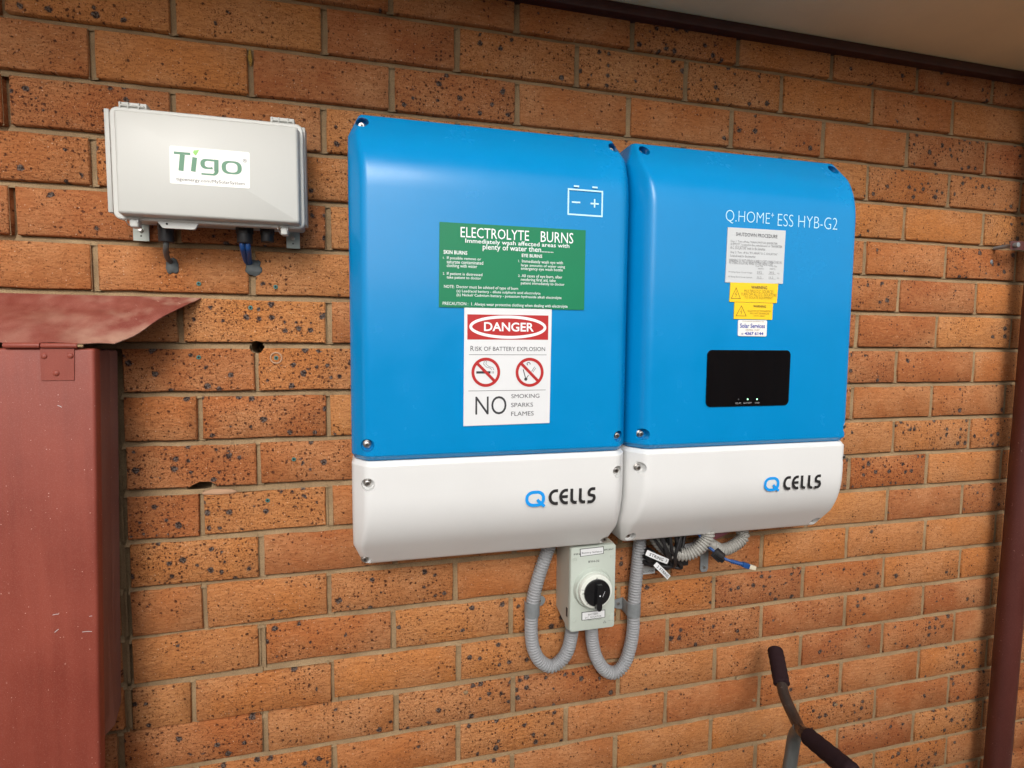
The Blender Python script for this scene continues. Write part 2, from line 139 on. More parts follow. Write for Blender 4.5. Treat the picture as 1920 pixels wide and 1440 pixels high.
"t_T":[[-0.2098,0.2146],[-0.1871,0.2124],[-0.2015,0.2122],[-0.1946,0.2121],[-0.2046,0.1864],[-0.1977,0.1869],[-0.1843,0.2081],[-0.1777,0.2083],[-0.1873,0.1865],[-0.1804,0.1869],[-0.1735,0.2072],[-0.1476,0.1829],[-0.1436,0.207],[-0.1147,0.187],[-0.1832,0.211],[-0.1744,0.2203]],
"t_text":[["tigoenergy.com/MySolarSystem",-0.2077,0.17,-0.1112,0.1764,0],["®",-0.1131,0.2063,-0.1068,0.2123,0]],
"cab_front_x":[-0.3317,-0.2879],
"cab":{"wall_tr":[-0.3339,-0.0901],
"front_tr":[-0.3205,-0.0854],
"wall_br":[-0.3506,-0.7101],
"front_br2":[-0.3445,-0.7097],
"fl_w":[-0.2067,-0.0004],
"fl_w0":[-0.5005,0.0019],
"fl_f":[-0.2932,-0.0836],
"fl_f0":[-0.4386,-0.0768],
"leaf_tl":[-0.3901,-0.0857],
"leaf_br":[-0.3465,-0.1338],
"riv1":[-0.3847,-0.0982],
"riv2":[-0.3517,-0.0974],
"riv3":[-0.3698,-0.1234],
"kn_l":[-0.4337,-0.0829],
"kn_m":[-0.388,-0.0826],
"kn_r":[-0.3416,-0.0823],
"bm":[-0.3486,-0.7476],
"gap0":[-0.348,-0.6697]},
"pipe":{"l":[1.6021,-0.4855],
"r":[1.6781,-0.5461],
"clip_l":[1.5883,0.1737],
"clip_r":[1.5525,0.155],
"plug":[1.5974,0.1403]},
"trim":[[1.0004,0.5768],[0.9643,0.5868],[0.9728,0.5932]],
"plugs":[[-0.2101,0.0252],[-0.0858,0.0237],[-0.214,-0.1027],[-0.0877,-0.1035],[-0.0616,-0.2904],[-0.1081,-0.3648],[-0.1282,-0.0143]],
"holes":[[-0.1203,-0.0844],[-0.2169,-0.3347]],
"plug_r":[1.5974,0.1403],
"hb":{"g1a":[0.9526,-0.06,-0.7547],
"g1b":[0.9181,-0.125,-0.7939],
"t1":[0.9068,-0.15,-0.8066],
"t2":[0.8966,-0.185,-0.8192],
"t3":[0.8854,-0.215,-0.8219],
"t4":[0.8769,-0.235,-0.8148],
"g2a":[0.8703,-0.25,-0.8091],
"g2b":[0.8543,-0.37,-0.7873]},
"stem":[[0.8892,-0.195,-0.8212],[0.8912,-0.195,-0.8585],[0.8785,-0.2,-0.9141]]}

# ------------------------------------------------------------------ helpers: materials
def nodes(name):
    m = bpy.data.materials.new(name); m.use_nodes = True
    nt = m.node_tree; b = nt.nodes["Principled BSDF"]
    return m, nt, b
def N(nt, typ, **kw):
    n = nt.nodes.new(typ)
    for k, v in kw.items():
        if k in n.inputs.keys() if isinstance(k, str) else False: n.inputs[k].default_value = v
        else: setattr(n, k, v)
    return n
def L(nt, a, b): nt.links.new(a, b)
def ramp(nt, fac, stops):
    r = nt.nodes.new("ShaderNodeValToRGB")
    el = r.color_ramp.elements
    while len(el) < len(stops): el.new(0.5)
    for e, (p, c) in zip(el, stops):
        e.position = p; e.color = (c, c, c, 1) if isinstance(c, (int, float)) else (*c, 1)
    L(nt, fac, r.inputs[0]); return r.outputs[0]
def mixc(nt, fac, a, b, mode='MIX'):
    m = nt.nodes.new("ShaderNodeMix"); m.data_type = 'RGBA'; m.blend_type = mode
    for sock, v in ((m.inputs[0], fac), (m.inputs[6], a), (m.inputs[7], b)):
        if hasattr(v, 'links') or hasattr(v, 'is_linked'): L(nt, v, sock)
        else: sock.default_value = v if isinstance(v, (int, float)) else (*v, 1)
    return m.outputs[2]
def mth(nt, op, a, b=None, c=None):
    m = nt.nodes.new("ShaderNodeMath"); m.operation = op
    for i, v in enumerate((a, b, c)):
        if v is None: continue
        if hasattr(v, 'is_linked'): L(nt, v, m.inputs[i])
        else: m.inputs[i].default_value = v
    return m.outputs[0]
def plain(name, col, rough=0.5, metal=0.0, bump=0.0, bscale=300.0, coat=0.0, var=0.0, vscale=25.0, emit=None, spec=0.5, dust=0.0):
    m, nt, b = nodes(name)
    b.inputs["Base Color"].default_value = (*col, 1); b.inputs["Roughness"].default_value = rough
    b.inputs["Metallic"].default_value = metal; b.inputs["Coat Weight"].default_value = coat
    b.inputs["Specular IOR Level"].default_value = spec
    if emit: 
        b.inputs["Emission Color"].default_value = (*emit[0], 1); b.inputs["Emission Strength"].default_value = emit[1]
    tc = nt.nodes.new("ShaderNodeTexCoord")
    if var or dust:
        n = N(nt, "ShaderNodeTexNoise"); n.inputs["Scale"].default_value = vscale; n.inputs["Detail"].default_value = 6
        n.inputs["Roughness"].default_value = 0.65
        L(nt, tc.outputs["Object"], n.inputs["Vector"])
        f = ramp(nt, n.outputs[0], [(0.3, 0.0), (0.7, 1.0)])
        lo = tuple(c*(1-var) for c in col); hi = tuple(min(1, c*(1+var)) for c in col)
        c = mixc(nt, f, lo, hi)
        if dust:
            n2 = N(nt, "ShaderNodeTexNoise"); n2.inputs["Scale"].default_value = 420; n2.inputs["Detail"].default_value = 2
            L(nt, tc.outputs["Object"], n2.inputs["Vector"])
            d = mth(nt, 'MULTIPLY', ramp(nt, n2.outputs[0], [(0.64, 0.0), (0.74, 1.0)]), dust)
            c = mixc(nt, d, c, (0.62, 0.5, 0.42))
        L(nt, c, b.inputs["Base Color"])
        rr = mth(nt, 'MULTIPLY_ADD', f, 0.12, rough-0.06); L(nt, rr, b.inputs["Roughness"])
    if bump:
        n = N(nt, "ShaderNodeTexNoise"); n.inputs["Scale"].default_value = bscale; n.inputs["Detail"].default_value = 4
        L(nt, tc.outputs["Object"], n.inputs["Vector"])
        bp = nt.nodes.new("ShaderNodeBump"); bp.inputs["Strength"].default_value = bump; bp.inputs["Distance"].default_value = 0.001
        L(nt, n.outputs[0], bp.inputs["Height"]); L(nt, bp.outputs[0], b.inputs["Normal"])
    return m

def brick_material():
    m, nt, b = nodes("brick_clay")
    geo = nt.nodes.new("ShaderNodeNewGeometry"); inf = nt.nodes.new("ShaderNodeObjectInfo")
    sep = nt.nodes.new("ShaderNodeSeparateXYZ"); L(nt, geo.outputs["Position"], sep.inputs[0])
    rnd = inf.outputs["Random"]
    def coord(k):
        cmb = nt.nodes.new("ShaderNodeCombineXYZ")
        L(nt, mth(nt, 'MULTIPLY_ADD', rnd, k, sep.outputs[0]), cmb.inputs[0]); L(nt, sep.outputs[2], cmb.inputs[1])
        L(nt, mth(nt, 'MULTIPLY_ADD', rnd, k*0.7, sep.outputs[1]), cmb.inputs[2]); return cmb.outputs[0]
    P = coord(37.0)
    # warp for irregular outlines of the iron spots
    wz = N(nt, "ShaderNodeTexNoise"); wz.inputs["Scale"].default_value = 170; wz.inputs["Detail"].default_value = 4; wz.inputs["Roughness"].default_value = .7
    L(nt, P, wz.inputs["Vector"])
    vm = nt.nodes.new("ShaderNodeVectorMath"); vm.operation = 'MULTIPLY_ADD'
    L(nt, wz.outputs["Color"], vm.inputs[0]); vm.inputs[1].default_value = (.009, .009, .009); L(nt, P, vm.inputs[2])
    W = vm.outputs[0]
    def vor(scale, vec):
        v = N(nt, "ShaderNodeTexVoronoi"); v.voronoi_dimensions = '2D'; v.inputs["Scale"].default_value = scale
        L(nt, vec, v.inputs["Vector"])
        s = nt.nodes.new("ShaderNodeSeparateXYZ"); L(nt, v.outputs["Color"], s.inputs[0])
        return v.outputs["Distance"], s.outputs[0], s.outputs[1]
    def spots(scale, vec, keep, rmin, rmax, soft):
        d, r1, r2 = vor(scale, vec)
        rad = mth(nt, 'MULTIPLY_ADD', r2, rmax-rmin, rmin)
        on = mth(nt, 'LESS_THAN', r1, keep)
        rad = mth(nt, 'MULTIPLY', rad, on)
        q = mth(nt, 'SUBTRACT', rad, d)
        return mth(nt, 'MULTIPLY', mth(nt, 'DIVIDE', q, soft), 1.0), on, d, rad
    def clamp(x):
        mm = nt.nodes.new("ShaderNodeClamp"); L(nt, x, mm.inputs[0]); return mm.outputs[0]
    # clustering noise and amount per brick
    cl = N(nt, "ShaderNodeTexNoise"); cl.inputs["Scale"].default_value = 14; cl.inputs["Detail"].default_value = 2
    L(nt, P, cl.inputs["Vector"])
    sx = mth(nt, 'FRACT', mth(nt, 'MULTIPLY', rnd, 7.31))
    amount = mth(nt, 'MULTIPLY_ADD', mth(nt, 'POWER', sx, 1.6), 0.62, mth(nt, 'MULTIPLY_ADD', cl.outputs[0], 1.5, -0.72))
    f1, _, _, _ = spots(300, W, mth(nt, 'MULTIPLY_ADD', amount, 0.9, 0.36), 0.10, 0.34, 0.08)
    f1 = clamp(f1)
    f2, _, _, _ = spots(120, W, mth(nt, 'MULTIPLY_ADD', amount, 0.75, 0.09), 0.08, 0.32, 0.08); f2 = clamp(f2)
    f3, _, d3, r3 = spots(48, W, mth(nt, 'MULTIPLY_ADD', amount, 0.95, -0.13), 0.06, 0.32, 0.06); f3 = clamp(f3)
    halo = clamp(mth(nt, 'MULTIPLY', mth(nt, 'GREATER_THAN', r3, 0.01), mth(nt, 'DIVIDE', mth(nt, 'SUBTRACT', mth(nt, 'ADD', r3, 0.10), d3), 0.16)))
    f4, _, _, _ = spots(160, P, 0.12, 0.06, 0.16, 0.05); f4 = clamp(f4)
    # clay body
    n1 = N(nt, "ShaderNodeTexNoise"); n1.inputs["Scale"].default_value = 9; n1.inputs["Detail"].default_value = 5; L(nt, P, n1.inputs["Vector"])
    n2 = N(nt, "ShaderNodeTexNoise"); n2.inputs["Scale"].default_value = 500; n2.inputs["Detail"].default_value = 3; L(nt, P, n2.inputs["Vector"])
    hue = mth(nt, 'FRACT', mth(nt, 'MULTIPLY', rnd, 3.77))
    base = mixc(nt, hue, (0.60, 0.235, 0.068), (0.46, 0.152, 0.049))
    tone = mth(nt, 'FRACT', mth(nt, 'MULTIPLY', rnd, 13.7))
    base = mixc(nt, mth(nt, 'MULTIPLY', mth(nt, 'GREATER_THAN', tone, 0.72), 0.45), base, (0.33, 0.105, 0.045))
    base = mixc(nt, mth(nt, 'MULTIPLY', mth(nt, 'LESS_THAN', tone, 0.22), 0.40), base, (0.60, 0.28, 0.098))
    base = mixc(nt, ramp(nt, n1.outputs[0], [(0.38, 0.0), (0.72, 0.75)]), base, (0.60, 0.30, 0.135))
    base = mixc(nt, ramp(nt, n2.outputs[0], [(0.3, 0.25), (0.65, 0.0)]), base, (0.26, 0.075, 0.03))
    st0 = nt.nodes.new("ShaderNodeVectorMath"); st0.operation = 'MULTIPLY'; L(nt, W, st0.inputs[0]); st0.inputs[1].default_value = (70, 330, 70)
    n5 = N(nt, "ShaderNodeTexNoise"); n5.inputs["Scale"].default_value = 1.0; n5.inputs["Detail"].default_value = 5; n5.inputs["Distortion"].default_value = 1.2
    L(nt, st0.outputs[0], n5.inputs["Vector"])
    base = mixc(nt, ramp(nt, n5.outputs[0], [(0.40, 0.42), (0.52, 0.0)]), base, (0.27, 0.085, 0.032))
    base = mixc(nt, ramp(nt, n5.outputs[0], [(0.58, 0.0), (0.72, 0.35)]), base, (0.60, 0.33, 0.17))
    base = mixc(nt, f4, base, (0.62, 0.42, 0.28))
    core = N(nt, "ShaderNodeTexNoise"); core.inputs["Scale"].default_value = 330; core.inputs["Detail"].default_value = 3; L(nt, P, core.inputs["Vector"])
    dark = mixc(nt, ramp(nt, core.outputs[0], [(0.42, 0.0), (0.66, 1.0)]), (0.030, 0.019, 0.017), (0.21, 0.165, 0.14))
    c = mixc(nt, mth(nt, 'MULTIPLY', f1, 0.75), base, (0.130, 0.038, 0.016))
    c = mixc(nt, mth(nt, 'MULTIPLY', halo, 0.55), c, (0.17, 0.055, 0.028))
    c = mixc(nt, mth(nt, 'MULTIPLY', f2, 0.85), c, (0.080, 0.028, 0.018))
    c = mixc(nt, mth(nt, 'MULTIPLY', f3, 0.95), c, dark)
    L(nt, c, b.inputs["Base Color"])
    b.inputs["Roughness"].default_value = 0.82; b.inputs["Specular IOR Level"].default_value = 0.15
    # relief: drag marks along the brick, grain, pits at the spots
    st = nt.nodes.new("ShaderNodeVectorMath"); st.operation = 'MULTIPLY'; L(nt, W, st.inputs[0]); st.inputs[1].default_value = (55, 210, 55)
    n3 = N(nt, "ShaderNodeTexNoise"); n3.inputs["Scale"].default_value = 1.0; n3.inputs["Detail"].default_value = 5; n3.inputs["Distortion"].default_value = 0.8
    n3.inputs["Roughness"].default_value = .65
    L(nt, st.outputs[0], n3.inputs["Vector"])
    h = mth(nt, 'MULTIPLY_ADD', n3.outputs[0], 1.5, mth(nt, 'MULTIPLY', n2.outputs[0], 0.8))
    h = mth(nt, 'MULTIPLY_ADD', f3, mth(nt, 'MULTIPLY_ADD', core.outputs[0], 1.6, -1.0), h)
    h = mth(nt, 'MULTIPLY_ADD', f1, -0.5, mth(nt, 'MULTIPLY_ADD', f2, -0.6, h))
    bp = nt.nodes.new("ShaderNodeBump"); bp.inputs["Strength"].default_value = 1.0; bp.inputs["Distance"].default_value = 0.0022
    L(nt, h, bp.inputs["Height"]); L(nt, bp.outputs[0], b.inputs["Normal"])
    return m

def mortar_material():
    m, nt, b = nodes("mortar_sand")
    geo = nt.nodes.new("ShaderNodeNewGeometry")
    n1 = N(nt, "ShaderNodeTexNoise"); n1.inputs["Scale"].default_value = 14; n1.inputs["Detail"].default_value = 5; L(nt, geo.outputs["Position"], n1.inputs["Vector"])
    n2 = N(nt, "ShaderNodeTexNoise"); n2.inputs["Scale"].default_value = 650; n2.inputs["Detail"].default_value = 3; L(nt, geo.outputs["Position"], n2.inputs["Vector"])
    n3 = N(nt, "ShaderNodeTexNoise"); n3.inputs["Scale"].default_value = 90; n3.inputs["Detail"].default_value = 4; L(nt, geo.outputs["Position"], n3.inputs["Vector"])
    c = mixc(nt, ramp(nt, n1.outputs[0], [(0.3, 0.0), (0.7, 1.0)]), (0.245, 0.160, 0.085), (0.40, 0.275, 0.150))
    c = mixc(nt, ramp(nt, n2.outputs[0], [(0.35, 0.45), (0.6, 0.0)]), c, (0.14, 0.10, 0.065))
    L(nt, c, b.inputs["Base Color"]); b.inputs["Roughness"].default_value = 0.95; b.inputs["Specular IOR Level"].default_value = 0.2
    h = mth(nt, 'MULTIPLY_ADD', n3.outputs[0], 2.0, n2.outputs[0])
    bp = nt.nodes.new("ShaderNodeBump"); bp.inputs["Strength"].default_value = 0.9; bp.inputs["Distance"].default_value = 0.0012
    L(nt, h, bp.inputs["Height"]); L(nt, bp.outputs[0], b.inputs["Normal"])
    return m

def red_metal(name, col, dusty=0.35, rough=0.55, chalk=(0.36, 0.13, 0.10)):
    m, nt, b = nodes(name)
    geo = nt.nodes.new("ShaderNodeNewGeometry"); pos = geo.outputs["Position"]
    n1 = N(nt, "ShaderNodeTexNoise"); n1.inputs["Scale"].default_value = 7; n1.inputs["Detail"].default_value = 7; n1.inputs["Roughness"].default_value = .6; L(nt, pos, n1.inputs["Vector"])
    st = nt.nodes.new("ShaderNodeVectorMath"); st.operation = 'MULTIPLY'; L(nt, pos, st.inputs[0]); st.inputs[1].default_value = (60, 60, 5)
    n4 = N(nt, "ShaderNodeTexNoise"); n4.inputs["Scale"].default_value = 1; n4.inputs["Detail"].default_value = 5; L(nt, st.outputs[0], n4.inputs["Vector"])
    f = mth(nt, 'MULTIPLY_ADD', n4.outputs[0], 0.4, mth(nt, 'MULTIPLY', n1.outputs[0], 0.6))
    c = mixc(nt, ramp(nt, f, [(0.38, 0.0), (0.66, 1.0)]), col, chalk)
    v = N(nt, "ShaderNodeTexVoronoi"); v.inputs["Scale"].default_value = 210; v.voronoi_dimensions = '2D'
    sq = nt.nodes.new("ShaderNodeSeparateXYZ"); L(nt, pos, sq.inputs[0]); cq = nt.nodes.new("ShaderNodeCombineXYZ")
    L(nt, mth(nt, 'ADD', sq.outputs[0], sq.outputs[1]), cq.inputs[0]); L(nt, mth(nt, 'MULTIPLY_ADD', sq.outputs[1], -0.7, sq.outputs[2]), cq.inputs[1]); L(nt, cq.outputs[0], v.inputs["Vector"])
    sp = nt.nodes.new("ShaderNodeSeparateXYZ"); L(nt, v.outputs["Color"], sp.inputs[0])
    rad = mth(nt, 'MULTIPLY', mth(nt, 'LESS_THAN', sp.outputs[0], 0.16), mth(nt, 'MULTIPLY_ADD', mth(nt, 'POWER', sp.outputs[1], 6.0), 0.13, 0.03))
    fl = mth(nt, 'LESS_THAN', v.outputs["Distance"], rad)
    c = mixc(nt, mth(nt, 'MULTIPLY', fl, min(1.0, dusty*4.0)), c, (0.72, 0.48, 0.40))
    n2 = N(nt, "ShaderNodeTexNoise"); n2.inputs["Scale"].default_value = 900; n2.inputs["Detail"].default_value = 2; L(nt, pos, n2.inputs["Vector"])
    c = mixc(nt, mth(nt, 'MULTIPLY', ramp(nt, n2.outputs[0], [(0.5, 0.0), (0.72, 1.0)]), dusty), c, (0.45, 0.24, 0.19))
    L(nt, c, b.inputs["Base Color"])
    L(nt, mth(nt, 'MULTIPLY_ADD', f, 0.25, rough-0.12), b.inputs["Roughness"])
    bp = nt.nodes.new("ShaderNodeBump"); bp.inputs["Strength"].default_value = 0.25; bp.inputs["Distance"].default_value = 0.0006
    L(nt, mth(nt, 'MULTIPLY_ADD', n2.outputs[0], 1.0, mth(nt, 'MULTIPLY', n1.outputs[0], 2.0)), bp.inputs["Height"]); L(nt, bp.outputs[0], b.inputs["Normal"])
    return m

def hood_material():
    m = red_metal("weathered_red_flashing", (0.19, 0.038, 0.028), 0.3, 0.38, (0.30, 0.10, 0.075))
    nt = m.node_tree; b = nt.nodes["Principled BSDF"]
    src = b.inputs["Base Color"].links[0].from_socket
    geo = nt.nodes.new("ShaderNodeNewGeometry")
    n = N(nt, "ShaderNodeTexNoise"); n.inputs["Scale"].default_value = 17; n.inputs["Detail"].default_value = 5; n.inputs["Distortion"].default_value = .15
    L(nt, geo.outputs["Position"], n.inputs["Vector"])
    sp = nt.nodes.new("ShaderNodeSeparateXYZ"); L(nt, geo.outputs["Position"], sp.inputs[0])
    side = mth(nt, 'MULTIPLY_ADD', sp.outputs[0], 3.6, 1.75)            # chalky bloom is stronger at the free end
    f = mth(nt, 'MULTIPLY', ramp(nt, n.outputs[0], [(0.45, 0.0), (0.66, 1.0)]), side)
    cl = nt.nodes.new("ShaderNodeClamp"); L(nt, f, cl.inputs[0])
    c = mixc(nt, cl.outputs[0], src, (0.52, 0.33, 0.24))
    L(nt, c, b.inputs["Base Color"])
    return m

M = {}
M['brick'] = brick_material(); M['mortar'] = mortar_material()
M['cable_grey_seal'] = plain("sealant_grey", (0.085, 0.095, 0.095), 0.6, bump=.6, bscale=120)
M['plug'] = plain("wall_plug_green", (0.04, 0.17, 0.15), 0.5)
M['dark'] = plain("hole_shade_black", (0.02, 0.015, 0.012), 0.95)  # near-black colour standing in for the shade inside small holes
M['mud'] = plain('yellow_brown_mud', (0.30, 0.17, 0.03), 0.9, var=.7, vscale=400)
M['smear'] = plain("mortar_smear_pink", (0.44, 0.26, 0.155), 0.95, bump=.8, bscale=200)
M['blue'] = plain("blue_gloss_plastic", (0.0, 0.222, 0.52), 0.24, bump=.03, bscale=300, var=.035, vscale=9, spec=.34)
M['white'] = plain("white_gloss_plastic", (0.70, 0.70, 0.69), 0.36, bump=.05, bscale=300, var=.02, vscale=7, spec=.4)
M['steel'] = plain("stainless_steel", (0.62, 0.60, 0.57), 0.28, 1.0)
M['hexdark'] = plain("socket_shadow_steel", (0.10, 0.09, 0.085), 0.5, 1.0)
M['print_white'] = plain("white_print", (0.82, 0.84, 0.86), 0.5)
M['print_pale'] = plain("pale_blue_print", (0.50, 0.78, 0.92), 0.5)
M['print_dim'] = plain("dim_white_print", (0.30, 0.30, 0.30), 0.5)
M['print_mid'] = plain("thin_grey_print", (0.16, 0.16, 0.17), 0.5)
M['print_black'] = plain("black_print", (0.015, 0.014, 0.015), 0.5)
M['print_grey'] = plain("dark_grey_print", (0.03, 0.03, 0.035), 0.5)
M['print_brown'] = plain("brown_print_on_yellow", (0.22, 0.11, 0.01), 0.5)
M['logo_blue'] = plain("logo_blue_print", (0.0, 0.29, 0.78), 0.5)
M['navy'] = plain("navy_print", (0.01, 0.03, 0.32), 0.5)
M['green_sign'] = plain("green_engraved_plastic", (0.0, 0.185, 0.078), 0.5, var=.05, vscale=8, spec=.35)
M['sign_white'] = plain("white_sign_plastic", (0.70, 0.71, 0.72), 0.45, coat=.1)
M['sign_red'] = plain("red_print", (0.42, 0.008, 0.008), 0.5)
M['paper'] = plain("grey_white_label", (0.55, 0.57, 0.58), 0.5)
M['yellow'] = plain("yellow_label", (0.86, 0.56, 0.01), 0.45)
M['glass_black'] = plain("black_display_glass", (0.003, 0.003, 0.004), 0.06, spec=.5)
M['led'] = plain("lit_green_led", (0.2, 0.9, 0.4), 0.4, emit=((0.55, 1.0, 0.68), 1.6))
M['led_off'] = plain("unlit_led", (0.06, 0.06, 0.06), 0.4)
M['iso'] = plain("isolator_grey_green_plastic", (0.46, 0.505, 0.45), 0.42, bump=.05, var=.03, vscale=15)
M['iso_side'] = plain("isolator_body_plastic", (0.47, 0.44, 0.37), 0.5, var=.04, vscale=12)
M['dial_white'] = plain("dial_ring_plastic", (0.68, 0.70, 0.64), 0.4)
M['black'] = plain("black_gloss_plastic", (0.010, 0.010, 0.011), 0.22)
M['black_matte'] = plain("black_matte_plastic", (0.014, 0.013, 0.014), 0.5)
M['conduit'] = plain("grey_flexible_conduit", (0.29, 0.295, 0.305), 0.45)
M['conduit_beige'] = plain("light_grey_flexible_conduit", (0.30, 0.29, 0.265), 0.5)
M['clip'] = plain("galvanised_grey_clip", (0.25, 0.27, 0.28), 0.5, 0.3, var=.15, vscale=60)
M['tigo'] = plain("light_grey_enclosure_plastic", (0.50, 0.50, 0.47), 0.42, bump=.04, var=.02, vscale=10)
M['tigo_base'] = plain("enclosure_base_plastic", (0.44, 0.44, 0.41), 0.5)
M['sticker'] = plain("white_sticker", (0.80, 0.79, 0.75), 0.35)
M['tigo_green'] = plain("dark_green_print", (0.10, 0.25, 0.15), 0.5)
M['leaf_green'] = plain("leaf_green_print", (0.28, 0.60, 0.14), 0.5)
M['cable_blue'] = plain("blue_cable_sheath", (0.006, 0.06, 0.22), 0.45)
M['cable_grey'] = plain("grey_cable_sheath", (0.085, 0.085, 0.08), 0.5)
M['pink'] = plain("dusky_pink_pipe", (0.24, 0.07, 0.09), 0.5)
M['clear'] = plain("clear_plug_plastic", (0.62, 0.55, 0.42), 0.2)
M['red'] = red_metal("chalky_red_paint", (0.205, 0.033, 0.018), 0.15, 0.55, (0.28, 0.054, 0.031))
M['red_side'] = red_metal("dull_red_paint", (0.21, 0.085, 0.064), 0.15, 0.6, (0.27, 0.13, 0.10))
M['red_dark'] = plain("dark_red_lip_paint", (0.10, 0.014, 0.012), 0.4)
M['hood'] = hood_material()
M['pipe'] = red_metal("maroon_downpipe_paint", (0.062, 0.012, 0.009), 0.12, 0.42, (0.085, 0.017, 0.012))
M['trim'] = plain("dark_maroon_trim_paint", (0.050, 0.013, 0.012), 0.45, var=.2)
M['soffit'] = plain("beige_soffit_sheet", (0.86, 0.70, 0.44), 0.75, bump=.15, bscale=260, var=.05, vscale=5)
M['foam'] = plain("maroon_black_foam_grip", (0.020, 0.008, 0.010), 0.85, bump=.9, bscale=900, spec=.2)
M['tube'] = plain("worn_bronze_steel_tube", (0.060, 0.044, 0.037), 0.24, 0.4, var=.25, vscale=30)
M['stem'] = plain("grey_painted_stem", (0.12, 0.125, 0.12), 0.35, 0.3)
M['ground'] = plain("concrete_path", (0.42, 0.39, 0.34), 0.9, bump=.5, bscale=120, var=.15, vscale=3)
M['fence_paint'] = plain('fence_beige_paint', (0.36, 0.30, 0.215), 0.6)  # beige chosen so the added fence bounces soft warm fill
M['fascia'] = plain("maroon_fascia_paint", (0.10, 0.02, 0.016), 0.5)

# ------------------------------------------------------------------ helpers: objects
def thing(name, label, cat, loc, group=None):
    o = bpy.data.objects.new(name, None); COL.objects.link(o); o.location = loc
    o.empty_display_size = 0.05
    o['label'] = label; o['category'] = cat
    if group: o['group'] = group
    return o
def origin(p):
    v = Vector((0, 0, 0))
    while p is not None: v += p.location; p = p.parent
    return v
def link(name, me, parent=None, mat=None, label=None, at=None):
    o = bpy.data.objects.new(name, me); COL.objects.link(o)
    og = origin(parent)
    if at is not None: og = Vector(at)
    if og.length > 0: me.transform(Matrix.Translation(-og))
    if parent is not None:
        o.parent = parent
        if at is not None: o.location = Vector(at)-origin(parent)
    elif at is not None: o.location = at
    if mat is not None:
        me.materials.clear(); me.materials.append(M[mat] if isinstance(mat, str) else mat)
    if label: o['label'] = label
    return o
def smooth(me, ang=35):
    bm = bmesh.new(); bm.from_mesh(me)
    c = math.radians(ang)
    for f in bm.faces: f.smooth = True
    for e in bm.edges:
        e.smooth = not (len(e.link_faces) != 2 or e.calc_face_angle(3.2) > c)
    bm.to_mesh(me); bm.free()
def bm_mesh(bm, name="m", ang=35, recalc=True):
    if recalc: bmesh.ops.recalc_face_normals(bm, faces=bm.faces)
    me = bpy.data.meshes.new(name); bm.to_mesh(me); bm.free()
    if ang: smooth(me, ang)
    return me
def add_box(bm, x0, x1, y0, y1, z0, z1, bev=0.0, seg=2):
    r = bmesh.ops.create_cube(bm, size=1.0)
    vs = r['verts']
    for v in vs:
        v.co = Vector(((x0+x1)/2+v.co.x*(x1-x0), (y0+y1)/2+v.co.y*(y1-y0), (z0+z1)/2+v.co.z*(z1-z0)))
    if bev > 0:
        es = list({e for v in vs for e in v.link_edges})
        bmesh.ops.bevel(bm, geom=es, offset=bev, segments=seg, affect='EDGES', profile=0.5)
def box(name, x0, x1, y0, y1, z0, z1, mat, parent=None, bev=0.0, seg=2, label=None):
    bm = bmesh.new(); add_box(bm, x0, x1, y0, y1, z0, z1, bev, seg)
    return link(name, bm_mesh(bm), parent, mat, label)
def frame_axes(d):
    d = d.normalized(); up = Vector((0, 0, 1)) if abs(d.z) < 0.9 else Vector((0, 1, 0))
    a = d.cross(up).normalized(); b = d.cross(a).normalized(); return a, b
def add_cyl(bm, p0, p1, r0, r1=None, seg=24, bev=0.0):
    """closed cylinder or cone with a small rounded rim"""
    p0, p1 = Vector(p0), Vector(p1); r1 = r0 if r1 is None else r1
    a, b = frame_axes(p1-p0); d = (p1-p0); ln = d.length; d = d.normalized()
    if bev > 0: rings = [(0, r0-bev), (bev*.3, r0-bev*.3), (bev, r0), (ln-bev, r1), (ln-bev*.3, r1-bev*.3), (ln, r1-bev)]
    else: rings = [(0, r0), (ln, r1)]
    prev = None; first = None
    for t, r in rings:
        ring = [bm.verts.new(p0+d*t+(a*math.cos(2*math.pi*k/seg)+b*math.sin(2*math.pi*k/seg))*r) for k in range(seg)]
        if prev:
            for k in range(seg): bm.faces.new((prev[k], prev[(k+1) % seg], ring[(k+1) % seg], ring[k]))
        else: first = ring
        prev = ring
    bm.faces.new(first[::-1]); bm.faces.new(prev)
def cyl(name, p0, p1, r0, mat, parent=None, r1=None, seg=24, bev=0.0, label=None):
    bm = bmesh.new(); add_cyl(bm, p0, p1, r0, r1, seg, bev); return link(name, bm_mesh(bm), parent, mat, label)
def catmull(pts, n=12):
    pts = [Vector(p) for p in pts]; P = [pts[0]*2-pts[1]]+pts+[pts[-1]*2-pts[-2]]; out = []
    for i in range(1, len(P)-2):
        for k in range(n):
            t = k/n; p0, p1, p2, p3 = P[i-1:i+3]
            out.append(0.5*((2*p1)+(-p0+p2)*t+(2*p0-5*p1+4*p2-p3)*t*t+(-p0+3*p1-3*p2+p3)*t**3))
    out.append(P[-2].copy()); return out
def resample(pts, step):
    out = [pts[0].copy()]; acc = 0.0; nxt = step
    for a, b in zip(pts[:-1], pts[1:]):
        L0 = (b-a).length
        while acc+L0 >= nxt and L0 > 0:
            out.append(a.lerp(b, (nxt-acc)/L0)); nxt += step
        acc += L0
    return out
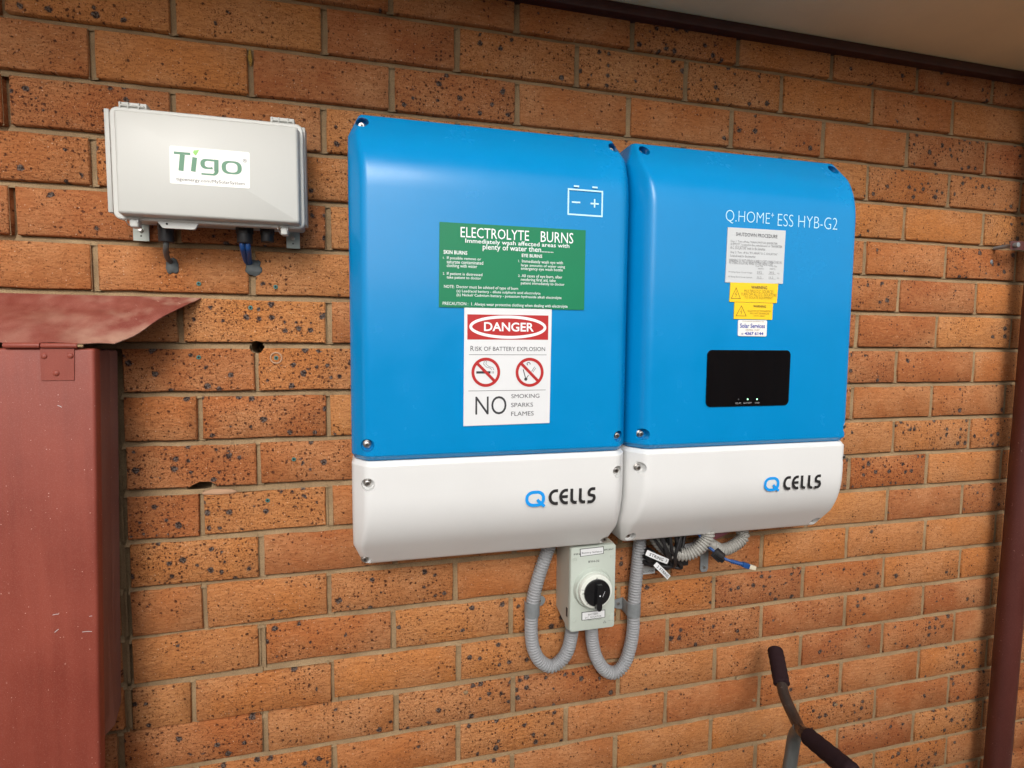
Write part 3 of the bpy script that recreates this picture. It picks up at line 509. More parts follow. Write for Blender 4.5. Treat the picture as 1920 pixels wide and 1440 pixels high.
def add_tube(bm, pts, rad, seg=16, cap=True):
    """pts: list of points; rad: number or function(i, n)"""
    n = len(pts); prev = None; first = None; a = None
    for i, p in enumerate(pts):
        d = (pts[min(i+1, n-1)]-pts[max(i-1, 0)]).normalized()
        if a is None: a, b = frame_axes(d)
        else:
            a = (a-d*a.dot(d)).normalized(); b = d.cross(a)
        r = rad(i, n) if callable(rad) else rad
        ring = [bm.verts.new(p+(a*math.cos(2*math.pi*k/seg)+b*math.sin(2*math.pi*k/seg))*r) for k in range(seg)]
        if prev:
            for k in range(seg): bm.faces.new((prev[k], prev[(k+1) % seg], ring[(k+1) % seg], ring[k]))
        else: first = ring
        prev = ring
    if cap: bm.faces.new(first[::-1]); bm.faces.new(prev)
def tube(name, pts, rad, mat, parent=None, seg=16, n=8, label=None):
    bm = bmesh.new(); add_tube(bm, catmull(pts, n), rad, seg); return link(name, bm_mesh(bm, ang=50), parent, mat, label)
def ribbed(name, pts, r, pitch, mat, parent=None, seg=22, label=None):
    P = resample(catmull(pts, 16), pitch/5.0); bm = bmesh.new()
    prof = [0.985, 1.0, 0.985, 0.80, 0.80]
    add_tube(bm, P, lambda i, n: r*prof[i % 5], seg); return link(name, bm_mesh(bm, ang=60), parent, mat, label)
def flat(name, pts, y, mat, parent=None, thick=0.0, label=None):
    """polygon in the wall's plane at depth y (pts are x, z); thick gives it a body behind"""
    bm = bmesh.new(); v = [bm.verts.new((x, y, z)) for x, z in pts]; bm.faces.new(v)
    if thick:
        w = [bm.verts.new((x, y+thick, z)) for x, z in pts]; n = len(pts)
        for i in range(n): bm.faces.new((v[i], w[i], w[(i+1) % n], v[(i+1) % n]))
        bm.faces.new(w[::-1])
    return link(name, bm_mesh(bm, ang=0), parent, mat, label)
def rrect(x0, x1, z0, z1, r, n=5):
    out = []
    for cx, cz, a0 in ((x1-r, z1-r, 0), (x0+r, z1-r, 90), (x0+r, z0+r, 180), (x1-r, z0+r, 270)):
        for k in range(n+1):
            a = math.radians(a0+90*k/n); out.append((cx+r*math.cos(a), cz+r*math.sin(a)))
    return out
def rquad(c, r, n=5):
    """rounded corners on an arbitrary quad of (x, z) corners"""
    out = []; m = len(c)
    for i in range(m):
        p = Vector(c[i]); a = Vector(c[i-1]); b = Vector(c[(i+1) % m])
        s = p+(a-p).normalized()*r; e = p+(b-p).normalized()*r
        for k in range(n+1):
            t = k/n; q = s*(1-t)**2+p*2*t*(1-t)+e*t*t; out.append((q.x, q.y))
    return out
def avgrect(c):
    xs = sorted(p[0] for p in c); zs = sorted(p[1] for p in c)
    return (xs[0]+xs[1])/2, (xs[2]+xs[3])/2, (zs[0]+zs[1])/2, (zs[2]+zs[3])/2
def text_mesh(body, x0, z0, x1, z1, y, off=0.0, res=3, rot=None):
    cu = bpy.data.curves.new("t", 'FONT'); cu.body = body; cu.resolution_u = res; cu.offset = off; cu.size = 1.0
    ob = bpy.data.objects.new("t", cu); COL.objects.link(ob)
    dg = bpy.context.evaluated_depsgraph_get()
    me = bpy.data.meshes.new_from_object(ob.evaluated_get(dg))
    bpy.data.objects.remove(ob); bpy.data.curves.remove(cu)
    xs = [v.co.x for v in me.vertices]; ys = [v.co.y for v in me.vertices]
    ax, bx, ay, by = min(xs), max(xs), min(ys), max(ys)
    for v in me.vertices:
        v.co = Vector((x0+(v.co.x-ax)/(bx-ax)*(x1-x0), y, z0+(v.co.y-ay)/max(by-ay, 1e-6)*(z1-z0)))
    return me
def texts(name, items, y, mat, parent, res=3):
    bm = bmesh.new()
    for it in items:
        me = text_mesh(it[0], it[1], it[2], it[3], it[4], y, it[5] if len(it) > 5 else 0.0, res)
        bm.from_mesh(me); bpy.data.meshes.remove(me)
    me = bpy.data.meshes.new(name); bm.to_mesh(me); bm.free()
    return link(name, me, parent, mat)
def ribbon(bm, pts, w, y, closed=False):
    """flat stroke of width w along (x, z) points with mitred joints"""
    n = len(pts); P = [Vector(p) for p in pts]; A = []; B = []
    for i in range(n):
        if closed: a, b = P[i-1], P[(i+1) % n]
        else: a, b = P[max(i-1, 0)], P[min(i+1, n-1)]
        d1 = (P[i]-a).normalized() if (P[i]-a).length > 0 else (b-P[i]).normalized()
        d2 = (b-P[i]).normalized() if (b-P[i]).length > 0 else d1
        t = (d1+d2).normalized(); nrm = Vector((-t.y, t.x)); k = 1/max(0.5, nrm.dot(Vector((-d1.y, d1.x))))
        q = nrm*w/2*k
        A.append(bm.verts.new((P[i].x+q.x, y, P[i].y+q.y))); B.append(bm.verts.new((P[i].x-q.x, y, P[i].y-q.y)))
    for i in range(n if closed else n-1):
        j = (i+1) % n; bm.faces.new((A[i], A[j], B[j], B[i]))
def arc(cx, cz, rx, rz, a0, a1, n=14):
    return [(cx+rx*math.cos(math.radians(a0+(a1-a0)*k/n)), cz+rz*math.sin(math.radians(a0+(a1-a0)*k/n))) for k in range(n+1)]
def strokes(name, sts, y, mat, parent):
    bm = bmesh.new()
    for i, (pts, w, cl) in enumerate(sts): ribbon(bm, pts, w, y-0.00004*i, cl)
    me = bpy.data.meshes.new(name); bm.to_mesh(me); bm.free(); return link(name, me, parent, mat)
def boolean(ob, cutter_bm):
    cm = bpy.data.meshes.new("c"); bmesh.ops.recalc_face_normals(cutter_bm, faces=cutter_bm.faces); cutter_bm.to_mesh(cm); cutter_bm.free()
    co = bpy.data.objects.new("c", cm); COL.objects.link(co)
    md = ob.modifiers.new("b", 'BOOLEAN'); md.operation = 'DIFFERENCE'; md.object = co; md.solver = 'EXACT'
    co.matrix_world = Matrix.Translation(origin(ob)) if False else Matrix.Identity(4)
    bpy.context.view_layer.update()
    dg = bpy.context.evaluated_depsgraph_get()
    me = bpy.data.meshes.new_from_object(ob.evaluated_get(dg))
    ob.modifiers.clear(); old = ob.data; ob.data = me; bpy.data.meshes.remove(old)
    bpy.data.objects.remove(co); bpy.data.meshes.remove(cm)
    smooth(me, 32)

# ------------------------------------------------------------------ ground and eave
GZ = -1.62
g = bmesh.new(); bmesh.ops.create_grid(g, x_segments=1, y_segments=1, size=150)
for v in g.verts: v.co.z = GZ
ground = link('ground', bm_mesh(g, ang=0), None, 'ground'); ground['kind'] = 'structure'

eave = thing('eave', 'beige soffit with dark maroon trim above the brick wall', 'eave', (0.6, 0, 0.577))
box('soffit_panel', -3.0, 4.0, -0.46, 0.02, 0.5975, 0.603, 'soffit', eave)
box('trim_strip', -3.0, 4.0, -0.022, 0.010, 0.577, 0.5972, 'trim', eave, 0.002)
box('fascia', -3.0, 4.0, -0.482, -0.461, 0.585, 0.78, 'fascia', eave, 0.002)
rf = bmesh.new()
rv = [rf.verts.new(c) for c in ((-3, -0.52, 0.785), (4, -0.52, 0.785), (4, 0.6, 1.20), (-3, 0.6, 1.20), (-3, -0.52, 0.765), (4, -0.52, 0.765), (4, 0.6, 1.18), (-3, 0.6, 1.18))]
for f in ((0, 1, 2, 3), (7, 6, 5, 4), (0, 4, 5, 1), (2, 6, 7, 3), (1, 5, 6, 2), (3, 7, 4, 0)): rf.faces.new([rv[i] for i in f])
link('roof_sheet', bm_mesh(rf, ang=0), eave, 'fascia')

fence = thing('added_fence', 'unseen beige ribbed metal fence facing the brick wall, added for its bounce light and reflections', 'fence', (0.5, -2.7, GZ))  # out of view; added to shape the wall's light and the covers' reflections
fb = bmesh.new(); prevv = None; xx = -6.0; kk = 0
while xx < 7.0:
    y = -2.7 if kk % 4 in (0, 1) else -2.74
    cur = (fb.verts.new((xx, y, GZ)), fb.verts.new((xx, y, GZ+1.80)))
    if prevv: fb.faces.new((prevv[0], cur[0], cur[1], prevv[1]))
    prevv = cur; xx += (.10, .03, .07, .03)[kk % 4]; kk += 1
link('ribbed_sheet', bm_mesh(fb, ang=0, recalc=False), fence, 'fence_paint')
rb = bmesh.new(); prevv = None
for kk in range(38):
    x = 2.9 if kk % 2 else 2.93; y = -2.7+kk*.07
    cur = (rb.verts.new((x, y, GZ)), rb.verts.new((x, y, GZ+1.80)))
    if prevv: rb.faces.new((prevv[0], cur[0], cur[1], prevv[1]))
    prevv = cur
link('light_block_panel', bm_mesh(rb, ang=0, recalc=False), fence, 'fence_paint')  # unseen panel added to block light from the right end
box('top_rail', -6, 7, -2.76, -2.68, GZ+1.80, GZ+1.85, 'fence_paint', fence, .003)

# ------------------------------------------------------------------ brick wall
wall = thing('brick_wall', 'orange iron-speckled brick wall behind all the equipment', 'wall', (0.6, 0, GZ))
MY = 0.0052                                            # mortar face, a little behind the brick faces
box('mortar', -1.9, 3.2, 0.0160, 0.11, GZ, 0.60, 'mortar', wall)
mortar = bpy.data.objects['mortar']

def brick_mesh(kind):
    """unit brick 0.230 x 0.076 centred, front face at y=0, wavy arrises and rounded edges"""
    w, h, dep = 0.230, 0.076, 0.03
    rnd = random.Random(kind)
    nx, nz = 5, 2
    per = []
    for k in range(nx): per.append((-w/2+w*k/nx, -h/2, 0, -1))
    for k in range(nz): per.append((w/2, -h/2+h*k/nz, 1, 0))
    for k in range(nx): per.append((w/2-w*k/nx, h/2, 0, 1))
    for k in range(nz): per.append((-w/2, h/2-h*k/nz, -1, 0))
    bm = bmesh.new(); rings = []
    jit = [(rnd.uniform(-.0011, .0009), rnd.uniform(-.0004, .0004)) for _ in per]
    for ins, y in ((0.0024, 0.0), (0.0004, 0.0017), (0.0, dep)):
        ring = []
        for (x, z, nxn, nzn), (j, jy) in zip(per, jit):
            cx = max(-w/2+ins, min(w/2-ins, x)); cz = max(-h/2+ins, min(h/2-ins, z))
            cx += nxn*j; cz += nzn*j
            if y < 0.001: y2 = y+jy
            else: y2 = y
            ring.append(bm.verts.new((cx, y2, cz)))
        rings.append(ring)
    n = len(per)
    for a, b in zip(rings[:-1], rings[1:]):
        for k in range(n): bm.faces.new((a[k], a[(k+1) % n], b[(k+1) % n], b[k]))
    bm.faces.new(rings[0][::-1])
    me = bm_mesh(bm, "brick_%d" % kind, ang=60)
    me.materials.append(M['brick']); return me
pool = [brick_mesh(k) for k in range(26)]
brng = random.Random(5)
holes = D['holes']
def put_brick(x0, x1, z1, z0, rot, name='brick'):
    me = brng.choice(pool)
    o = bpy.data.objects.new(name, me); COL.objects.link(o); o.parent = wall
    x, z = (x0+x1)/2, (z0+z1)/2
    o.location = Vector((x, brng.uniform(-.0010, .0008), z+brng.uniform(-.0004, .0004)))-wall.location
    o.scale = ((x1-x0)/0.230, 1, (z1-z0)/0.076)
    o.rotation_euler = (brng.uniform(-.006, .006), -rot+brng.uniform(-.002, .002), brng.uniform(-.002, .002))
    return o
placed = []
for x0, x1, z1, z0, rot in D['bricks']:
    if z0 > 0.58: continue
    placed.append((put_brick(x0, x1, z1, z0, rot), x0, x1, z0, z1))
# struck joints: each bed is deep under the upper brick and nearly flush above the lower one
jm = bmesh.new()
def joint(xa, xb, za, zb, ya, yb, horiz, seg):
    """strip from (za, ya) to (zb, yb) when horizontal, from (xa, ya) to (xb, yb) when upright"""
    prev = None
    for k in range(seg+1):
        t = k/seg; cur = []
        for j in range(3):
            q = j/2
            if horiz: x, z = xa+(xb-xa)*t, za+(zb-za)*q
            else: x, z = xa+(xb-xa)*q, za+(zb-za)*t
            y = ya+(yb-ya)*q+noise.noise(Vector((x*60, 0, z*60)))*.0011+noise.noise(Vector((x*170, 3, z*170)))*.0005
            cur.append(jm.verts.new((x, y, z)))
        if prev:
            for j in range(2):
                cx = (cur[j].co.x+prev[j].co.x)/2; cz = (cur[j].co.z+cur[j+1].co.z+prev[j].co.z+prev[j+1].co.z)/4
                cx = (cur[j].co.x+cur[j+1].co.x+prev[j].co.x+prev[j+1].co.x)/4
                h0, h1 = holes
                if math.hypot(cx-h0[0], cz-h0[1]) < .0125: continue
                if abs(cx-h1[0]+.006) < .020 and abs(cz-h1[1]) < .007: continue
                jm.faces.new((prev[j], prev[j+1], cur[j+1], cur[j]))
        prev = cur
for o, x0, x1, z0, z1 in placed:
    near = any(x0-.05 < hx < x1+.05 and z0-.05 < hz < z1+.05 for hx, hz in holes)
    sg = 90 if near else 14
    joint(x0-.006, x1+.006, z0+.003, z0-.0125, .0135, .0024, True, sg)
    joint(x1-.002, x1+.0125, z0-.002, z1+.002, .0085, .0030, False, 30 if near else 6)
    joint(x0-.0125, x0-.0095, z0-.002, z1+.002, .0050, .0030, False, 30 if near else 6)
link('pointing', bm_mesh(jm, ang=70, recalc=False), wall, 'mortar')
# the wall beyond the picture, joined
def joined_bricks(rects):
    bm = bmesh.new()
    for x0, x1, z0, z1 in rects:
        me = brng.choice(pool).copy()
        me.transform(Matrix.Translation(((x0+x1)/2, brng.uniform(-.001, .0008), (z0+z1)/2)) @ Matrix.Diagonal(((x1-x0)/.23, 1, (z1-z0)/.076, 1)))
        bm.from_mesh(me); bpy.data.meshes.remove(me)
    me = bpy.data.meshes.new('outer_bricks'); bm.to_mesh(me); bm.free()
    o = link('outer_brickwork', me, wall, 'brick'); o['kind'] = 'stuff'
rects = []
xmin = min(b[0] for b in D['bricks']); 
for r in range(-7, 18):
    z1 = -.086*r; z0 = z1-.076
    if z0 < GZ: z0 = GZ+.002
    row = [b for b in D['bricks'] if abs(b[2]-z1) < .03]
    if row:
        lo, hi = min(b[0] for b in row), max(b[1] for b in row)
        x = lo-.01
        while x > -1.85: rects.append((x-.23, x, z0, z1)); x -= .24
        x = hi+.01
        while x < 3.1: rects.append((x, x+.23, z0, z1)); x += .24
    else:
        x = -1.75+(.12 if r % 2 else 0)
        while x < 3.1: rects.append((x, x+.23, z0, z1)); x += .24
joined_bricks(rects)
# drilled hole at a joint corner and a knocked-out piece of mortar under a brick
def cut_near(hx, hz, mk, reach):
    for o, x0, x1, z0, z1 in placed:
        if x0-reach < hx < x1+reach and z0-reach < hz < z1+reach:
            o.data = o.data.copy(); boolean_local(o, mk())
def boolean_local(o, bm): boolean(o, bm)
def drill():
    bm = bmesh.new(); add_cyl(bm, (holes[0][0], -.05, holes[0][1]), (holes[0][0], .08, holes[0][1]), .0115, seg=20); return bm
def chip():
    bm = bmesh.new(); x, z = holes[1]
    c = [(-.030, -.006), (-.016, .006), (-.002, .0125), (.016, .012), (.030, .0045), (.020, -.004), (-.002, -.010), (-.022, -.011)]
    a = [bm.verts.new((x+p[0], -.05, z+p[1])) for p in c]; b = [bm.verts.new((x+p[0]*.75-.002, .045, z+p[1]*.7)) for p in c]; n = len(c)
    for i in range(n): bm.faces.new((a[i], a[(i+1) % n], b[(i+1) % n], b[i]))
    bm.faces.new(a[::-1]); bm.faces.new(b); return bm
bpy.context.view_layer.update()
cut_near(*holes[0], drill, .012); cut_near(*holes[1], chip, .012)
boolean(mortar, drill()); boolean(mortar, chip())
for me_o in (mortar,): 
    for p in me_o.data.polygons: p.use_smooth = False

# green wall plugs left in old screw holes
for i, (x, z) in enumerate(D['plugs']):
    bm = bmesh.new(); seg = 14
    rings = []
    for r, y in ((.0038, -.0012), (.0034, -.0019), (.0018, -.0019), (.0014, .002)):
        rings.append([bm.verts.new((x+r*math.cos(2*math.pi*k/seg), y, z+r*math.sin(2*math.pi*k/seg))) for k in range(seg)])
    for a, b in zip(rings[:-1], rings[1:]):
        for k in range(seg): bm.faces.new((a[k], a[(k+1) % seg], b[(k+1) % seg], b[k]))
    bm.faces.new(rings[-1])
    wp = link('wall_plug', bm_mesh(bm), wall, 'plug')
    cyl('plug_bore_shade', (x, -.0015, z), (x, -.0021, z), .0019, 'dark', wp, seg=12)  # dark disc on the plug face, painted shade of its bore
# sealant ring around one plug, sealant blobs where cables enter the wall, one plug by the downpipe
x, z = D['plugs'][3]
bm = bmesh.new(); add_tube(bm, [Vector((x+.0095*math.cos(a/24*2*math.pi), -.0012, z+.0095*math.sin(a/24*2*math.pi))) for a in range(25)], .0015, 6)
link('sealant_ring', bm_mesh(bm), wall, 'smear')
def blob(name, x, z, rx, rz, h, mat, parent, seed=1, y=0.0):
    bm = bmesh.new(); bmesh.ops.create_icosphere(bm, subdivisions=3, radius=1)
    for v in bm.verts:
        k = 1+.35*noise.noise(v.co*1.7+Vector((seed*3.1, 0, 0)))
        v.co = Vector((x+v.co.x*rx*k, y+v.co.y*h*k, z+v.co.z*rz*k))
    return link(name, bm_mesh(bm, ang=80), parent, mat)
blob('sealant_blob', D['t_seal'][0][0], D['t_seal'][0][1]-.001, .011, .013, .0035, 'cable_grey_seal', wall, 1)
blob('sealant_blob', D['t_seal'][1][0]+.003, D['t_seal'][1][1]-.001, .014, .014, .0035, 'cable_grey_seal', wall, 2)
blob('wall_plug', D['plug_r'][0], D['plug_r'][1], .0045, .0055, .002, 'clip', wall, 4)
# flecks of cement stuck on the bricks low on the right
for i, (x, z) in enumerate(((.905, -.855), (.952, -.915), (1.035, -.895), (1.19, -.965), (1.05, -.60), (.26, -.79), (.985, -1.01))):
    blob('mortar_splash', x, z, .005, .004, .0022, 'mortar', wall, 5+i)
blob('mortar_splash', -.190, -.3455, .030, .0058, .0050, 'smear', wall, 31, .003)
blob('mud_nest', -.1180, .4150, .0034, .0130, .0030, 'mud', wall, 12, .0)

# ------------------------------------------------------------------ the two wall units
YF = -0.170
def fillet(pts, rad, n=4):
    out = [pts[0]]
    for i in range(1, len(pts)-1):
        p, a, b = Vector(pts[i]), Vector(pts[i-1]), Vector(pts[i+1]); r = rad[i] if isinstance(rad, (list, tuple)) else rad
        s = p+(a-p).normalized()*min(r, (a-p).length*.49); e = p+(b-p).normalized()*min(r, (b-p).length*.49)
        for k in range(n+1):
            t = k/n; q = s*(1-t)**2+p*2*t*(1-t)+e*t*t; out.append((q.x, q.y))
    out.append(pts[-1]); return out
ZT, ZB, ZS = 0.3015, -0.4635, -0.2655
def cover(name, x0, x1, prof, mat, parent):
    """loft of cross-sections; prof is a list of (z, front depth)"""
    bm = bmesh.new(); rings = []
    def inset(z):
        i = 0.0
        if z > ZT-.038: i = .017*((z-(ZT-.038))/.038)**1.0
        if z < ZB+.034: i = .017*(((ZB+.034)-z)/.034)
        return i
    for z, d, gi in prof:
        a, b = x0+inset(z)+gi, x1-inset(z)-gi
        k = max(0.0, min(1.0, (d-.100)/.070)); cw, cd, fr = .005+.019*k, .008+.026*k, .003+.007*k
        cs = fillet([(a, 0.012), (a, d-cd), (a+cw, d), (b-cw, d), (b, d-cd), (b, .012)], fr, 4)
        rings.append([bm.verts.new((px, -py, z)) for px, py in cs])
    n = len(rings[0])
    for r0, r1 in zip(rings[:-1], rings[1:]):
        for k in range(n): bm.faces.new((r0[k], r0[(k+1) % n], r1[(k+1) % n], r1[k]))
    bm.faces.new(rings[0][::-1]); bm.faces.new(rings[-1])
    return link(name, bm_mesh(bm, ang=32), parent, mat)
def dense(pr):
    out = []
    for (z0, d0), (z1, d1) in zip(pr[:-1], pr[1:]):
        m = max(1, int(abs(z1-z0)/.03))
        for k in range(m): out.append((z0+(z1-z0)*k/m, d0+(d1-d0)*k/m))
    out.append(pr[-1]); return out
blue_prof = fillet([(ZT-.0004, .092), (ZT, .100), (ZT-.082, .170), (ZS+.0085, .170), (ZS, .1615)], [0, .006, .052, .0015, 0], 8)
white_prof = fillet([(ZS-.0012, .163), (ZS-.0085, .170), (ZB+.085, .170), (ZB, .095), (ZB+.0004, .088)], [0, .0015, .075, .008, 0], 10)
def gi(z): return .005*max(0, 1-abs(z-ZS)/.0085)
def make_unit(name, label, x0, x1, screws):
    lf = [q for q in screws if q[0] < (x0+x1)/2]            # the right-hand screws mirror the left-hand ones
    screws = [(q[0], q[1], q[2]) for q in lf]+[(x1-(q[0]-x0), q[1], q[2]) for q in lf]
    t = thing(name, label, 'battery unit' if name == 'battery_unit' else 'inverter', ((x0+x1)/2, 0, ZB))
    bl = cover('blue_cover', x0, x1, [(z, d, gi(z)) for z, d in dense(blue_prof)], 'blue', t)
    wh = cover('white_cover', x0, x1, [(z, d, gi(z)) for z, d in dense(white_prof)], 'white', t)
    box('back_plate', x0+.02, x1-.02, -.0115, .0, ZB+.03, ZT-.03, 'clip', t, .002)
    bpy.context.view_layer.update()
    for o, hi in ((bl, True), (wh, False)):
        bm = bmesh.new()
        for sx, sz, sy in screws:
            if (sz > ZS) == hi:
                left = sx < (x0+x1)/2
                fl = .092 if sy > -.13 else .152
                if sz < ZB+.06: fl = .090
                r = .0105
                add_cyl(bm, (sx+(.001 if left else -.001), -.30, sz), (sx+(.001 if left else -.001), -fl, sz), r, seg=28)
        boolean(o, bm)
        if True:
            pass
    for sx, sz, sy in screws:
        fl = .092 if sy > -.13 else .152
        if sz < ZB+.06: fl = .090
        bm = bmesh.new(); add_cyl(bm, (sx, -fl+.002, sz), (sx, -fl-.008, sz), .0049, seg=20, bev=.0008)
        add_cyl(bm, (sx, -fl+.002, sz), (sx, -fl-.0012, sz), .0068, seg=20, bev=.0004)
        s = link('screw', bm_mesh(bm), t, 'steel')
        bm = bmesh.new(); add_cyl(bm, (sx, -fl-.0078, sz), (sx, -fl-.0083, sz), .0025, seg=6)
        link('hex_socket', bm_mesh(bm, ang=0), s, 'hexdark')
    return t
def cells_logo(b, y, parent):
    """blue Q and black lettering, drawn as strokes inside measured letter boxes"""
    q0, q1, c0, c1, e0, e1, l0, l1, m0, m1, s0, s1 = b
    w = (q1[0]-q0[0])*0.155
    # ---- Q
    x0, x1, z0, z1 = q0[0], q1[0], q0[1], q1[1]; W = x1-x0; H = z1-z0
    i = w/2
    ringp = []
    for cx, cz, rx, rz, a0 in ((x1-.40*W, z1-.46*H, .40*W-i, .46*H-i, 0), (x0+.42*W, z1-.46*H, .42*W-i, .46*H-i, 90), (x0+.42*W, z0+.46*H, .42*W-i, .46*H-i, 180), (x1-.40*W, z0+.46*H, .40*W-i, .46*H-i, 270)):
        ringp += arc(cx, cz, rx, rz, a0, a0+90, 8)
    tail = [(x0+.60*W, z0+.44*H), (x0+.70*W, z0+.30*H), (x1-.02*W, z0-.01*H)]
    strokes('logo_letter', [(ringp, w, True), (tail, w*.95, False)], y, 'logo_blue', parent)
    st = []
    def bx(a, c): return a[0], c[0], a[1], c[1]
    x0, x1, z0, z1 = bx(c0, c1); H = z1-z0; W = x1-x0; w2 = H*.192; i = w2/2
    st.append(([(x1, z1-i)]+arc(x0+.72*W, (z0+z1)/2, .72*W-i, H/2-i, 90, 270, 16)+[(x1, z0+i)], w2, False))
    x0, x1, z0, z1 = bx(e0, e1); W = x1-x0
    st.append(([(x1, z1-i)]+arc(x0+.78*W, (z0+z1)/2, .78*W-i, H/2-i, 90, 270, 16)+[(x1, z0+i)], w2, False))
    st.append(([(x0+i, (z0+z1)/2), (x1, (z0+z1)/2)], w2*.95, False))
    for a, c in ((l0, l1), (m0, m1)):
        x0, x1, z0, z1 = bx(a, c); r = H*.22
        st.append(([(x0+i, z1), (x0+i, z0+i+r)]+arc(x0+i+r, z0+i+r, r, r, 180, 270, 6)[1:]+[(x1, z0+i)], w2, False))
    x0, x1, z0, z1 = bx(s0, s1); W = x1-x0
    rt = H*.24
    pts = [(x1-.06*W, z1-i)]+arc(x0+i+rt*1.0, z1-i-rt, rt, rt, 90, 215, 10)+arc(x1-i-rt*1.0, z0+i+rt, rt, rt, 35, -90, 10)+[(x0+.02*W, z0+i)]
    st.append((pts, w2, False))
    strokes('logo_lettering', st, y-.0002, 'print_black', parent)

uA = make_unit('battery_unit', 'left wall unit with blue cover, white base, green burns sign and DANGER sign', 0.0460, 0.5350, D['scrL'])
uB = make_unit('inverter_unit', 'right wall unit with blue cover, white base, black display and yellow warning labels', 0.5400, 1.0265, D['scrR'])
cells_logo(D['logoL'], YF-.0004, bpy.data.objects['white_cover'])
cells_logo(D['logoR'], YF-.0004, bpy.data.objects['white_cover.001'])

# battery outline print
s = D['batt_sym']; w = .0026
x0 = (s[0][0]+s[3][0])/2; x1 = (s[1][0]+s[2][0])/2; zt_ = (s[0][1]+s[1][1])/2; zb_ = (s[2][1]+s[3][1])/2
i = w/2
strokes('battery_symbol', [([(x0+i, zb_+i), (x0+i, zt_-i), (x1-i, zt_-i), (x1-i, zb_+i)], w, True),
    ([s[4], (s[5][0], s[4][1])], w*1.1, False), ([s[6], (s[7][0], s[6][1])], w*1.1, False),
    ([s[8], (s[9][0], s[8][1])], w, False), ([s[10], (s[11][0], s[10][1])], w, False), ([s[12], (s[12][0], s[13][1])], w, False)],
    YF-.0004, 'print_pale', bpy.data.objects['blue_cover'])

def plate(name, c, mat, parent, y=None, thick=.0014, rad=0.0006, label=None, yb=YF):
    y = yb-.0018 if y is None else y
    return flat(name, rquad(c, rad, 3), y, mat, parent, thick=abs(y-yb) if thick is None else thick, label=label)
TY = YF-.0018-.00025
gp = plate('burns_sign', D['green_corners'], 'green_sign', uA, thick=None, label='green first aid sign headed ELECTROLYTE BURNS')
texts('lettering', D['green_text'], TY, 'print_white', gp, 2)
dp = plate('danger_sign', D['danger_corners'], 'sign_white', uA, thick=None, label='white and red DANGER sign')
flat('red_panel', D['danger_red'], TY+.0001, 'sign_red', dp)
e = D['danger_ellipse']; cx = (e[0][0]+e[1][0])/2; cz = (e[2][1]+e[3][1])/2; rx = (e[1][0]-e[0][0])/2; rz = (e[2][1]-e[3][1])/2
w = .0046
strokes('white_oval', [(arc(cx, cz, rx-w/2, rz-w/2, 0, 360, 64)[:-1], w, True)], TY-.00015, 'print_white', dp)
texts('danger_lettering', D['danger_text'][:1], TY-.0002, 'print_white', dp, 4)
texts('risk_lettering', D['danger_text'][1:3], TY, 'print_grey', dp, 4)
texts('no_lettering', D['danger_text'][3:4], TY, 'print_grey', dp, 4)
for it in D['danger_text'][4:]: texts('list_lettering', [it], TY, 'print_grey', dp, 4)
l = D['danger_lines']
strokes('rule_line', [([l[0], (l[1][0], l[0][1])], .0007, False), ([l[2], (l[3][0], l[2][1])], .0007, False)], TY, 'print_grey', dp)
c = D['danger_circ']
for k in (0, 3):
    cx, cz = c[k]; r = ((cx-c[k+1][0])+(c[k+2][1]-cz))/2; w = r*.20
    a = math.radians(135)
    strokes('prohibition_ring', [(arc(cx, cz, r-w/2, r-w/2, 0, 360, 48)[:-1], w, True),
        ([(cx+(r-w)*math.cos(a), cz+(r-w)*math.sin(a)), (cx-(r-w)*math.cos(a), cz-(r-w)*math.sin(a))], w, False)], TY-.0003, 'sign_red', dp)
cg = D['cig']
strokes('cigarette_symbol', [([(cg[0][0], (cg[0][1]+cg[1][1])/2), (cg[3][0], (cg[0][1]+cg[1][1])/2)], abs(cg[0][1]-cg[1][1]), False),
    ([(cg[4][0], cg[0][1]), (cg[4][0], cg[1][1])], .0008, False), ([(cg[6][0], cg[0][1]), (cg[6][0], cg[1][1])], .0008, False),
    ([(x, z) for x, z in ((cg[6][0]+.0006, cg[0][1]+.002), (cg[6][0]-.001, cg[0][1]+.006), (cg[6][0]-.008, cg[0][1]+.008), (cg[6][0]-.013, cg[0][1]+.012), (cg[6][0]-.012, cg[0][1]+.016), (cg[6][0]-.0155, cg[0][1]+.019))], .0006, False),
    ([(x, z) for x, z in ((cg[6][0]-.003, cg[0][1]+.002), (cg[6][0]-.005, cg[0][1]+.005), (cg[6][0]-.012, cg[0][1]+.007), (cg[6][0]-.017, cg[0][1]+.012), (cg[6][0]-.0155, cg[0][1]+.016), (cg[6][0]-.018, cg[0][1]+.019))], .0006, False)],
    TY, 'print_grey', dp)
mt = D['match']
strokes('match_symbol', [(arc(mt[0][0], mt[0][1], .0014, .0014, 0, 360, 14)[:-1], .0027, True),
    ([mt[0], (mt[0][0]-.003, mt[0][1]+.010), mt[1]], .0015, False), ([mt[0], (mt[0][0]+.004, mt[0][1]+.006), mt[2]], .0012, False),
    ([(mt[0][0]+.010, mt[0][1]+.013), mt[3]], .0009, False), ([(mt[0][0]+.0125, mt[0][1]+.012), (mt[3][0]+.002, mt[3][1]-.002)], .0007, False),
    (arc(mt[0][0]+.0045, mt[0][1]+.026, .0028, .0022, -30, 250, 12), .0012, False)], TY, 'print_grey', dp)

